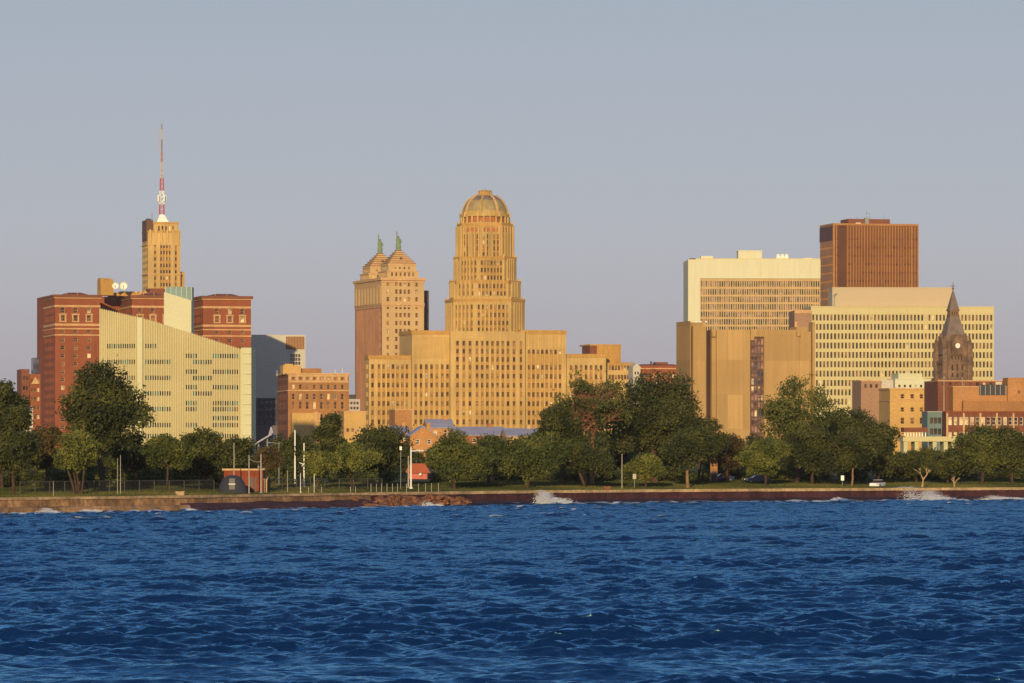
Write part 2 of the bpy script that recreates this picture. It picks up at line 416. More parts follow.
m_ = MB(); sweep(m_, rel(right_pts, wr), [(.14, -1.5), (.17, .72), (.34, .70), (.5, .3), (.6, -1.5)], WETD, .05, 8); m_.build('footing', wr)

# ------------------------------------------------------------------ building kit
WINCACHE = {}
def win_geo(mb, w, h, kind, frame, O=(0, 0, 0), ang=0.0):
    """pane in a frame; local x along the wall, y into the wall"""
    ca, sa = math.cos(ang), math.sin(ang)
    t = MB()
    t.box(-w/2 - .01, w/2 + .01, 0, .06, -h/2 - .01, h/2 + .01, kind)
    if frame:
        fw = min(.12, w * .09)
        t.box(-w/2, w/2, -.05, -.002, -h/2, -h/2 + fw, frame); t.box(-w/2, w/2, -.05, -.002, h/2 - fw, h/2, frame)
        t.box(-w/2, -w/2 + fw, -.05, -.002, -h/2 + fw, h/2 - fw, frame); t.box(w/2 - fw, w/2, -.05, -.002, -h/2 + fw, h/2 - fw, frame)
        t.box(-w/2 + fw, w/2 - fw, -.04, -.002, -.04, .04, frame)
    n = len(mb.v)
    mb.v.extend([(O[0] + x*ca - y*sa, O[1] + x*sa + y*ca, O[2] + z) for x, y, z in t.v])
    for f, k in zip(t.f, t.m): mb.f.append(tuple(n + i for i in f)); mb.m.append(mb.mi(t.mats[k]))

class Bld:
    """a building in its own frame: x along its front, y into its depth, z up; origin at the front corner"""
    def __init__(s, name, label, cat, Y, px, yaw=12.0, base=4.9, group=None, seed=1):
        s.Y, s.a = Y, R(yaw); s.X = X_at(px, Y); s.base = base
        s.root = empty(name, (s.X, Y, base), s.a); tag(s.root, label, cat, group)
        s.wins = []; s.rnd = random.Random(seed); s.parts = []
    def fx(s, px, y=0.0):      # local x of picture column px on the plane local y
        k = (px - 512) / F; c, sn = math.cos(s.a), math.sin(s.a)
        X0, Y0 = s.X - y*sn, s.Y + y*c
        return (k*Y0 - X0) / (c - k*sn)
    def sy(s, px, x=0.0):      # local y of picture column px on the left side plane at local x
        k = (px - 512) / F; c, sn = math.cos(s.a), math.sin(s.a)
        X0, Y0 = s.X + x*c, s.Y + x*sn
        return (X0 - k*Y0) / (sn + k*c)
    def z(s, py, x=0.0, y=0.0):
        return Z_at(py, s.Y + x*math.sin(s.a) + y*math.cos(s.a)) - s.base
    def mb(s, part, new=False):   # the part's latest mesh, or a fresh one of the same kind
        if not new:
            for k, m in reversed(s.parts):
                if k == part: return m
        m = MB(); s.parts.append((part, m)); return m
    def wall(s, part, p0, p1, z0, z1, mat, cols=None, rows=None, depth=.35, glass=None, frame=None, pier=0.0, skip=None, pmat=None, spandrel=None):
        """one upright face from p0 to p1 with real openings"""
        mb = s.mb(part)
        dx, dy = p1[0]-p0[0], p1[1]-p0[1]; Lw = math.hypot(dx, dy); ux, uy = dx/Lw, dy/Lw; nx, ny = uy, -ux
        P = lambda u, z, d=0.0: (p0[0] + ux*u - nx*d, p0[1] + uy*u - ny*d, z)
        if not cols or not rows:
            mb.face([P(0, z0), P(Lw, z0), P(Lw, z1), P(0, z1)], mat); return
        us = [0.0] + [e for c in cols for e in c] + [Lw]; zs = [z0] + [e for r in rows for e in r] + [z1]
        ang = math.atan2(uy, ux)
        for i in range(len(us) - 1):
            if us[i+1] - us[i] < 1e-4: continue
            for j in range(len(zs) - 1):
                if zs[j+1] - zs[j] < 1e-4: continue
                a, b2, c, d = us[i], us[i+1], zs[j], zs[j+1]
                if i % 2 and j % 2 and not (skip and skip(i//2, j//2)):
                    e = depth
                    mb.face([P(a, c), P(b2, c), P(b2, c, e), P(a, c, e)], mat); mb.face([P(a, d, e), P(b2, d, e), P(b2, d), P(a, d)], mat)
                    mb.face([P(a, c), P(a, c, e), P(a, d, e), P(a, d)], mat); mb.face([P(b2, c, e), P(b2, c), P(b2, d), P(b2, d, e)], mat)
                    o = P((a+b2)/2, (c+d)/2, e)
                    g = glass or ((G_DARK, 70), (G_MID, 20), (G_PALE, 10))
                    kind = s.rnd.choices([q[0] for q in g], [q[1] for q in g])[0]
                    s.wins.append((o, b2-a, d-c, kind, frame, ang, ny))
                elif spandrel and i % 2 and 0 < j < len(zs) - 2:
                    e = depth * .6
                    mb.face([P(a, c, e), P(b2, c, e), P(b2, d, e), P(a, d, e)], spandrel)
                    mb.face([P(a, c), P(a, c, e), P(a, d, e), P(a, d)], mat); mb.face([P(b2, c, e), P(b2, c), P(b2, d), P(b2, d, e)], mat)
                else:
                    mb.face([P(a, c), P(b2, c), P(b2, d), P(a, d)], mat)
        if pier:
            gaps = [(cols[k][1], cols[k+1][0]) for k in range(len(cols)-1)]
            for a, b2 in gaps:
                q = [P(a + .06, 0), P(b2 - .06, 0), P(b2 - .06, 0, -pier), P(a + .06, 0, -pier)]
                mb.prism([(q[3][0], q[3][1]), (q[2][0], q[2][1]), (q[1][0], q[1][1]), (q[0][0], q[0][1])], rows[0][0] - .6, min(z1 - .1, rows[-1][1] + 1.2), pmat or mat)
    def prism(s, part, poly, z0, z1, mat, grids=None, roof=None):
        """upright solid over a plan polygon (counter-clockwise from its front left corner)"""
        n = len(poly)
        for i in range(n):
            g = dict((grids or {}).get(i, {})); gm = g.pop('mat', mat)
            s.wall(part, poly[i], poly[(i+1) % n], z0, z1, gm, **g)
        mb = s.mb(part)
        mb.face([(x, y, z1) for x, y in poly], roof or mat)
    def box(s, part, x0, x1, y0, y1, z0, z1, mat, grids=None, roof=None):
        s.prism(part, [(x0, y0), (x1, y0), (x1, y1), (x0, y1)], z0, z1, mat, grids, roof)
    def band(s, part, x0, x1, y0, y1, z0, z1, out, mat):
        s.mb(part, True).box(x0-out, x1+out, y0-out, y1+out, z0, z1, mat)
    def done(s, keep=100):
        for k, m in s.parts:
            if m.f: m.build(k, s.root)
        def vis(w): return (-w[0][2] if w[6] < -.5 else 1e4 - w[0][2])
        ws = sorted(s.wins, key=vis)
        for o, w, h, kind, frame, ang, ny in ws[:keep]:
            key = (round(w, 2), round(h, 2), kind.name, frame.name if frame else '')
            if key not in WINCACHE:
                t = MB(); win_geo(t, w, h, kind, frame); WINCACHE[key] = t.mesh('window')
            ob = bpy.data.objects.new('window', WINCACHE[key]); COL.objects.link(ob)
            ob.parent = s.root; ob.location = o; ob.rotation_euler = (0, 0, ang)
        if ws[keep:]:
            t = MB()
            for o, w, h, kind, frame, ang, ny in ws[keep:]: win_geo(t, w, h, kind, frame, o, ang)
            tag(t.build('window', s.root), kind='stuff')
        return s.root

def even(L, n, w, m0=0.0, m1=None):
    """n openings of width w evenly spread between margins"""
    m1 = m0 if m1 is None else m1
    p = (L - m0 - m1) / n
    return [(m0 + p*(i+.5) - w/2, m0 + p*(i+.5) + w/2) for i in range(n)]
def rowz(zs, h): return sorted([(z - h/2, z + h/2) for z in zs])
def cols_at(us, w): return [(u - w/2, u + w/2) for u in sorted(us)]

# ------------------------------------------------------------------ city hall
def octo(cx, cy, hw, c):
    return [(cx-hw+c, cy-hw), (cx+hw-c, cy-hw), (cx+hw, cy-hw+c), (cx+hw, cy+hw-c), (cx+hw-c, cy+hw), (cx-hw+c, cy+hw), (cx-hw, cy+hw-c), (cx-hw, cy-hw+c)]

G_HA = plain('window_glass_umber', (.085, .040, .017), .15, 0, .5); G_HB = plain('window_glass_amber', (.19, .10, .038), .2, 0, .5)
GL_HALL = ((G_HA, 56), (G_HB, 37), (G_PALE, 7))  # the pale share paints in panes that flash the sun
def city_hall():
    b = Bld('city_hall', 'tall golden sandstone art deco city hall with stepped tower and tiled dome', 'city hall', 2070, 484, 13, seed=3)
    s = b.Y / F; z = b.z
    low_rows = rowz([z(p) for p in (367, 376.2, 385.3, 394.5, 403.6, 412.8, 422, 431, 440)], 2.1)
    def front(part, pa, pb, y0, y1, top, pxs, rows, w=1.2, mat=SAND, left=None, pier=.35, bot=0.0):
        x0, x1 = b.fx(pa, y0), b.fx(pb, y0)
        g = {0: dict(cols=cols_at([b.fx(p, y0) - x0 for p in pxs], w), rows=rows, glass=GL_HALL, pier=pier, frame=None, depth=.6, spandrel=SAND2)}
        if left: g[3] = left
        b.box(part, x0, x1, y0, y1, bot, z(top), mat, g)
        return x0, x1
    sp = lambda a, c, n: [a + (c - a) * i / (n - 1) for i in range(n)]
    def sidegrid(L, n, rows): return dict(cols=even(L, n, 1.15, 2), rows=rows, glass=GL_HALL, depth=.45)
    # outer wings
    x0, x1 = front('outer_wing', 369, 412, 0, 9, 357, [372.5] + sp(379, 407, 7), low_rows, left=sidegrid(9, 3, low_rows))
    b.band('cornice', x0, x1, 0, 9, z(359.5), z(357) + .5, .35, SAND2)
    x0, x1 = front('outer_wing', 566, 606, 0, 30, 354.5, sp(571, 601, 7), low_rows)
    b.band('cornice', x0, x1, 0, 30, z(357), z(354.5) + .5, .35, SAND2)
    # middle wings
    mrows = low_rows + rowz([z(357.6)], 2.1)
    mrows = sorted(low_rows)
    xa, xb = front('middle_wing', 412, 452, -2.5, 26, 332, sp(415.7, 447.5, 7), mrows, left=sidegrid(28.5, 7, mrows))
    b.band('cornice', xa, xb, -2.5, 26, z(335), z(332) + .5, .3, SAND2)
    for k in range(15):                               # fluted blank attic over the windows
        u = xa + 1 + k * (xb - xa - 2) / 14
        b.mb('middle_wing').box(u - .28, u + .28, -2.5 - .45, -2.45, z(358), z(337), SAND)
    xc, xd = front('middle_wing', 521, 566, -2.5, 26, 331, sp(529, 560, 8), sorted(mrows + rowz([z(351.5)], 1.9)))
    b.band('cornice', xc, xd, -2.5, 26, z(334), z(331) + .5, .3, SAND2)
    for k in range(13):
        u = xc + 1 + k * (xd - xc - 2) / 12
        b.mb('middle_wing').box(u - .25, u + .25, -2.5 - .45, -2.45, z(348.5), z(335), SAND)
    # centre block
    crow = sorted(low_rows + rowz([z(343.5), z(352), z(358.7)], 2.0))
    crow = sorted(rowz([z(p) for p in (343.5, 351.5, 359.5, 367.5, 376.2, 385.3, 394.5, 403.6, 412.8, 422, 431, 440)], 2.1))
    front('centre_block', 450.5, 525, -5, 22, 331.5, sp(457.5, 470, 3) + sp(477, 508, 7) + sp(514, 521, 2), crow)
    # tower
    cx, cy = b.fx(484, 16), 14.0
    hwf = lambda px: px * s / 2
    hw1 = hwf(80) / 1.085; c1 = hw1 * .5
    P1 = octo(cx, cy, hw1, c1)
    rws = lambda ps, h=2.0: rowz([z(p) for p in ps], h)
    def ogrid(P, i, n, rows, w=1.0, m=.8, **k):
        L = math.hypot(P[(i+1) % 8][0] - P[i][0], P[(i+1) % 8][1] - P[i][1])
        d = dict(cols=even(L, n, w, m), rows=rows, glass=GL_HALL, depth=.6, pier=.55, spandrel=SAND2); d.update(k); return d
    def stage(P, ta, tb, rows, nf, ncn, mat=SAND, part='tower'):
        g = {0: ogrid(P, 0, nf, rows), 7: ogrid(P, 7, ncn, rows), 1: ogrid(P, 1, ncn, rows), 6: ogrid(P, 6, nf, rows), 2: ogrid(P, 2, nf, rows)}
        b.prism(part, P, z(tb), z(ta), mat, g)
    stage(P1, 299.5, 334, rws((307, 315, 323, 330)), 8, 5)
    hw2 = hwf(72) / 1.085; P2 = octo(cx, cy, hw2, hw2 * .5); stage(P2, 281, 300, rws((286, 293.5)), 8, 4)
    hw3 = hwf(63) / 1.072; P3 = octo(cx, cy, hw3, hw3 * .55); stage(P3, 257, 282, rws((262.5, 270, 277.5)), 7, 5)
    hw4 = hwf(56) / 1.065; P4 = octo(cx, cy, hw4, hw4 * .586)
    stage(P4, 223.5, 258, rws((236, 242, 248, 254)), 5, 5)
    for P, py in ((P1, 299.5), (P2, 281), (P3, 257), (P4, 223.5)):      # crown parapets with corner blocks
        k = .985
        b.mb('parapet', True).prism([(cx + (x-cx)*1.012, cy + (y-cy)*1.012) for x, y in P], z(py) - 1.0, z(py) + .35, SAND2)
        for x, y in P:
            x, y = cx + (x-cx)*.955, cy + (y-cy)*.955
            b.mb('parapet').box(x-.55, x+.55, y-.55, y+.55, z(py) - .2, z(py) + 1.3, SAND)
    # coloured frieze panels on the upper stage
    for i in (0, 1, 7, 6):
        p, q = P4[i], P4[(i+1) % 8]; L = math.hypot(q[0]-p[0], q[1]-p[1]); ux, uy = (q[0]-p[0])/L, (q[1]-p[1])/L; nx, ny = uy, -ux
        poly = lambda a, c, o0, o1: [(p[0]+ux*L*a+nx*o0, p[1]+uy*L*a+ny*o0), (p[0]+ux*L*c+nx*o0, p[1]+uy*L*c+ny*o0), (p[0]+ux*L*c+nx*o1, p[1]+uy*L*c+ny*o1), (p[0]+ux*L*a+nx*o1, p[1]+uy*L*a+ny*o1)]
        b.mb('frieze', True).prism(poly(.16, .84, .12, -.1), z(231.5), z(227), REDT)
        for a in (.02, .27, .5, .73, .98):
            b.mb('tower').prism(poly(a-.03, a+.03, .75, -.1), z(257), z(225), SAND)
    # colonnade ring and dome
    rr = hwf(49); zc = z(224); rot = R(22.5)
    b.mb('drum').lathe((cx, cy, zc), [(rr*.9, 0), (rr*.9, z(213.5) - zc)], REDT, 32)
    for i in range(24):
        t = 2*math.pi*i/24; x, y = cx + rr*.985*math.cos(t), cy + rr*.985*math.sin(t)
        b.mb('drum').tube((x, y, zc), (x, y, z(215.5)), .5, .5, SAND, 6)
    b.mb('drum').lathe((cx, cy, z(224)), [(rr*1.03, 0), (rr*1.03, 1.0), (rr*.9, 1.0)], SAND, 32)
    b.mb('drum').lathe((cx, cy, z(216)), [(rr*.92, 0), (rr*1.02, .2), (rr*1.02, 1.3), (rr*.9, 1.4)], GOLDT, 32)
    zd = z(214); H = z(194) - zd; r0 = rr*.93; prof = []
    for i in range(13):
        t = i/12*R(66); prof.append((r0*math.cos(t)*.93 + r0*.07, H*math.sin(t)/math.sin(R(66))))
    b.mb('dome').lathe((cx, cy, zd), prof, GREENT, 32, mats=[GOLDT]*2 + [GREENT]*6 + [BLUET]*5)
    for i in range(8):                                # light ribs
        t = rot + 2*math.pi*i/8
        for (ra, za), (rb, zb) in zip(prof[:-1], prof[1:]):
            b.mb('dome_rib', za == prof[0][1]).tube((cx + (ra+.1)*math.cos(t), cy + (ra+.1)*math.sin(t), zd+za), (cx + (rb+.1)*math.cos(t), cy + (rb+.1)*math.sin(t), zd+zb), .62, .55, GOLDT if i % 2 else TERRA, 5)
        for k in (0,):
            x, y = cx + (r0+.9)*math.cos(t), cy + (r0+.9)*math.sin(t)
            b.mb('pinnacle', True).box(x-.5, x+.5, y-.5, y+.5, z(216), z(211.5), SAND)
    zt = z(194); b.mb('lantern').lathe((cx, cy, zt), [(hwf(17), -.6), (hwf(17), .5), (hwf(13), .6), (hwf(12), z(190)-zt), (hwf(14), z(190)-zt+.1), (hwf(14), z(189)-zt), (hwf(6), z(188.3)-zt)], SAND2, 16)
    for i in range(10):
        t = 2*math.pi*i/10; b.mb('lantern').tube((cx+hwf(13)*math.cos(t), cy+hwf(13)*math.sin(t), zt), (cx+hwf(13)*math.cos(t), cy+hwf(13)*math.sin(t), z(189.2)), .35, .35, SAND, 5)
    b.mb('lantern').tube((cx, cy, z(189)), (cx, cy, z(185)), .18, .08, PALEPOLE, 5)
    # stepped wing and penthouse at the right end
    x0, x1 = b.fx(604, 8), b.fx(634, 8)
    b.box('end_wing', x0, x1, 8, 30, 0, z(362.5), SAND, {0: dict(cols=even(x1-x0, 7, 1.15, 2), rows=low_rows, glass=GL_HALL, depth=.4)})
    b.band('end_wing', x0, x1, 8, 30, z(364.5), z(362.5) + .3, .2, SAND2)
    x0, x1 = b.fx(597, 14), b.fx(621, 14); b.box('penthouse', x0, x1, 14, 34, z(366), z(343.5), SAND2)
    x2 = b.fx(590, 14.5); b.box('penthouse', x2, x0 - .01, 14.5, 30, z(366), z(344.3), BRICKD)
    b.band('penthouse', x2, x1, 14, 34, z(344.3), z(342.8), .25, SAND2)
    x0, x1 = b.fx(616, 12), b.fx(634, 12); b.box('penthouse', x0, x1, 12, 24, z(364), z(361.4), BRICKD)
    b.done()
city_hall()

# ------------------------------------------------------------------ twin-crowned office tower
def robe_statue(parent, x, y, z0, h):
    t = MB()
    h_ = h; t.lathe((x, y, z0), [(q_[0]*1.3, q_[1]) for q_ in [(.21*h/2, 0), (.21*h/2, .08*h), (.15*h/2*1.3, .1*h), (.18*h/2*1.2, .2*h), (.15*h/2*1.2, .45*h), (.17*h/2*1.2, .56*h), (.13*h/2, .62*h), (.05*h/2*1.3, .645*h), (.085*h/2, .67*h), (.09*h/2, .71*h), (.13*h/2, .715*h), (.05*h/2, .75*h)]], COPPER, 10)
    for i in range(7):                                # spiked crown
        a = math.pi * i / 6 + math.pi; t.tube((x, y, z0+.72*h), (x+.09*h*math.cos(a), y+.03*h, z0+.72*h+.06*h*abs(math.sin(a))), .012*h, .004*h, COPPER, 4)
    t.tube((x-.07*h, y, z0+.58*h), (x-.085*h, y, z0+.74*h), .04*h, .03*h, COPPER); t.tube((x-.085*h, y, z0+.74*h), (x-.075*h, y, z0+.88*h), .03*h, .025*h, COPPER)
    t.lathe((x-.075*h, y, z0+.88*h), [(.02*h, 0), (.045*h, .03*h), (.035*h, .05*h), (.02*h, .12*h)], COPPER, 8)
    t.tube((x+.07*h, y-.02*h, z0+.58*h), (x+.12*h, y-.05*h, z0+.45*h), .04*h, .03*h, COPPER); t.box(x+.08*h, x+.16*h, y-.08*h, y-.04*h, z0+.40*h, z0+.53*h, COPPER)
    t.build('statue', parent)

def twin_tower():
    b = Bld('office_tower', 'pinkish gold tower with two stepped pyramid roofs and two green statues', 'office tower', 2300, 382, 17, seed=5)
    s = b.Y/F; z = b.z
    x1 = b.fx(424); D = b.sy(355)
    D = min(D, 70.0)
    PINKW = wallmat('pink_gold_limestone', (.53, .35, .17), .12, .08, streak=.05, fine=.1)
    us = [b.fx(p) for p in (388, 396.5, 400.7, 405, 409, 416.7)]
    g = {0: dict(cols=cols_at(us, 1.35), rows=rowz([z(p) for p in (284, 291.5, 299, 307, 315, 323, 331, 339, 347, 355)], 2.3), glass=GL_HALL, depth=.5, frame=TERRA),
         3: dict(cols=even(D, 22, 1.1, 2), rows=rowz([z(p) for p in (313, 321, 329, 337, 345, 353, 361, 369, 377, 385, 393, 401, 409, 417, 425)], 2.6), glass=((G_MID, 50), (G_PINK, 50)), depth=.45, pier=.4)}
    PINKS = wallmat('rose_flank_shade', (.40, .20, .115), .14, .08, streak=.2)  # pinker flank, with the dimmer light on this side mixed into its colour
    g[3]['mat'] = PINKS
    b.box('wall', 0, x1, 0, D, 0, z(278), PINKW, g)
    b.mb('frieze', True).box(-.3, -.003, .2, D-.2, z(304), z(281), PINKW)
    for k in range(9): b.mb('frieze').box(-.6, -.302, 2+k*(D-6)/8, 3.2+k*(D-6)/8, z(303.4), z(286), PINKW)
    for py, o, h in ((278, 1.0, 1.1), (281, .35, .7), (303.5, .3, .8), (306, .2, .5)): b.band('cornice', 0, x1, 0, D, z(py)-h, z(py)+.25, o, TERRA)
    b.mb('cornice').box(-.5, -.05, D*.1, D*.9, z(286.5), z(284), TERRA)
    h1 = (b.fx(418.5) - b.fx(387)) / 2; cx = x1/2
    for yc in (h1 + .6, D - h1 - .3):
        def sq(hh): return [(cx-hh, yc-hh), (cx+hh, yc-hh), (cx+hh, yc+hh), (cx-hh, yc+hh)]
        zz = lambda py: z(py)
        off = 0
        gg = dict(cols=even(2*h1, 6, 1.0, 1.6), rows=rowz([z(274)], 1.9), glass=GL_HALL, depth=.4)
        b.mb('crown_block', True); b.mb('pyramid_roof', True); b.prism('crown_block', sq(h1), z(278), z(270.8), PINKW, {0: gg, 3: gg})
        b.mb('crown_block').prism(sq(h1+.3), z(271.4), z(270.4), TERRA)
        h2 = h1*.88; gg = dict(cols=even(2*h2, 4, .9, 2.5), rows=rowz([z(267.6)], 1.1), glass=GL_HALL, depth=.4)
        b.prism('crown_block', sq(h2), z(270.8), z(264.5), PINKW, {0: gg, 3: gg})
        b.mb('crown_block').prism(sq(h2+.25), z(264.9), z(264.2), TERRA)
        n = 7
        for k in range(n):                             # stepped pyramid roof
            ha = h2*(1 - .84*k/(n-.6)); za, zb = z(264.4 - 15*k/n), z(264.4 - 15*(k+1)/n)
            b.mb('pyramid_roof').prism(sq(ha), za, zb - .35, TERRA if k % 2 else PINKW)
            b.mb('pyramid_roof').prism(sq(ha + .12), zb - .35, zb, TILEROOF)
        b.mb('pyramid_roof').box(cx-.5, cx+.5, yc-h2*.75, yc-h2*.55, z(259), z(257), G_DARK)
        robe_statue(b.root, cx, yc, z(249.6), 19.5*s*1.0)
    b.box('wall', x1 + .02, b.fx(429, 14), 14, D-6, 0, z(289), wallmat('shaded_rear_wing', (.12, .09, .075), .15, .1))  # shade is put into this wing's dark wall colour
    b.done()
twin_tower()

# ------------------------------------------------------------------ tower with the broadcasting mast
def mast_tower():
    b = Bld('office_tower', 'slim golden tower with buttressed top and red and white antenna mast', 'office tower', 2500, 148, 13, seed=7)
    s = b.Y/F; z = b.z
    x1 = b.fx(180.5); D = b.sy(141); D = min(D, 22)
    rows = rowz([z(p) for p in np.arange(246, 330, 6.4)], 1.9)
    u = lambda *p: [b.fx(q) for q in p]
    g = {0: dict(cols=cols_at(u(155, 161.2, 164, 166.8, 169.6, 175.8), 1.0), rows=rows, glass=GL_HALL, pier=.5, depth=.5, spandrel=SAND2),
         3: dict(cols=even(D, 6, 1.2, 1.5), rows=rows, glass=GL_HALL, depth=.4)}
    b.box('wall', 0, x1, 0, D, 0, z(231), SAND, g)
    x2, x3 = b.fx(153.5, 2), b.fx(178.5, 2)
    g2 = {0: dict(cols=even(x3-x2, 5, 1.0, 2), rows=rowz([z(228), z(240)][:1], 2.6), glass=GL_HALL, pier=.4, depth=.4)}
    b.box('upper_block', x2, x3, 2, D-1, z(231), z(222), SAND, g2)
    b.band('cornice', x2, x3, 2, D-1, z(223.2), z(221.6), .25, SAND2)
    b.band('cornice', 0, x1, 0, D, z(232.4), z(230.6), .25, SAND2)
    for k in range(6):
        uu = 1.2 + k*(x1-2.4)/5; b.mb('buttress', True).box(uu-.5, uu+.5, -.7, 0.1, z(244), z(229.5), SAND)
    for py in (244.5, 274): b.band('ledge', 0, x1, 0, D, z(py)-.35, z(py)+.35, .45, TERRA)
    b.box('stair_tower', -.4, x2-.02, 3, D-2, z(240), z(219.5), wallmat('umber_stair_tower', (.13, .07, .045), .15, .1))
    b.mb('stair_tower').tube((x2-2, 8, z(220)), (x2-2, 8, z(218)), 1.5, 1.5, DARK, 10)
    b.box('wall', x1+.02, b.fx(184.5, 4), 4, D-2, 0, z(271), SAND2)
    # mast
    cx, cy = b.fx(161.8, 10), 10.0
    b.mb('mast_base').prism([(cx-3.2, cy-3.2), (cx+3.2, cy-3.2), (cx+3.2, cy+3.2), (cx-3.2, cy+3.2)], z(222), z(219.5), WHITE)
    b.mb('mast_base').prism([(cx-2.8, cy-2.8), (cx+2.8, cy-2.8), (cx+2.8, cy+2.8), (cx-2.8, cy+2.8)], z(219.5), z(213.5), WHITE, [(cx-1.3, cy-1.3), (cx+1.3, cy-1.3), (cx+1.3, cy+1.3), (cx-1.3, cy+1.3)])
    MASTW = plain('faded_mast_white', (.48, .42, .38), .5); MASTR = plain('faded_mast_red', (.38, .20, .16), .5)
    secs = [(213.5, 203, 1.5, 1.4, REDP), (203, 189.5, 1.4, 1.2, WHITE), (189.5, 176.5, 1.15, 1.0, REDP), (176.5, 161, .62, .55, MASTW), (161, 149.5, .5, .45, MASTR), (149.5, 138, .3, .26, STEEL), (138, 128, .24, .2, MASTW), (128, 122, .16, .12, STEEL)]
    for pa, pb, ra, rb, m in secs:
        ra, rb = ra*.82, rb*.82
        t = MB(); za, zb = z(pa), z(pb); n = max(2, int((zb-za)/2.2))
        cn = lambda r, i: (cx + r*(1 if i in (0, 1) else -1), cy + r*(1 if i in (1, 2) else -1))
        for i in range(4):
            t.tube((*cn(ra, i), za), (*cn(rb, i), zb), .19, .17, m, 5)
            for k in range(n):
                f0, f1 = k/n, (k+1)/n; r0, r1 = ra+(rb-ra)*f0, ra+(rb-ra)*f1
                t.tube((*cn(r0, i), za+(zb-za)*f0), (*cn(r1, (i+1) % 4), za+(zb-za)*f1), .10, .10, m, 4)
                t.tube((*cn(r0, (i+1) % 4), za+(zb-za)*f0), (*cn(r1, i), za+(zb-za)*f1), .10, .10, m, 4)
        t.build('mast_section', b.root)
    for k in range(4):                                 # panel aerials around the white section
        t = MB(); a = k*math.pi/2 + .4; t.tube((cx, cy, z(197)), (cx+2.4*math.cos(a), cy+2.4*math.sin(a), z(197)), .12, .12, STEEL, 4)
        t.box(cx+2.4*math.cos(a)-.35, cx+2.4*math.cos(a)+.35, cy+2.4*math.sin(a)-.35, cy+2.4*math.sin(a)+.35, z(200.5), z(194), WHITE); t.build('aerial', b.root)
    for k in range(9):
        zz = z(124 + k*3.1); t = MB(); t.tube((cx, cy, zz), (cx-1.9, cy, zz+.25), .16, .12, PALEPOLE, 4); t.tube((cx-1.9, cy, zz-.5), (cx-1.9, cy, zz+.9), .12, .12, PALEPOLE, 4); t.build('aerial', b.root)
    t = MB(); t.tube((b.fx(152, 4), 4, z(221)), (b.fx(152, 4), 4, z(212)), .2, .12, STEEL, 5); t.tube((b.fx(151, 4), 4, z(215)), (b.fx(153.4, 4), 4, z(215)), .1, .1, STEEL, 4); t.build('aerial', b.root)
    b.done()
mast_tower()

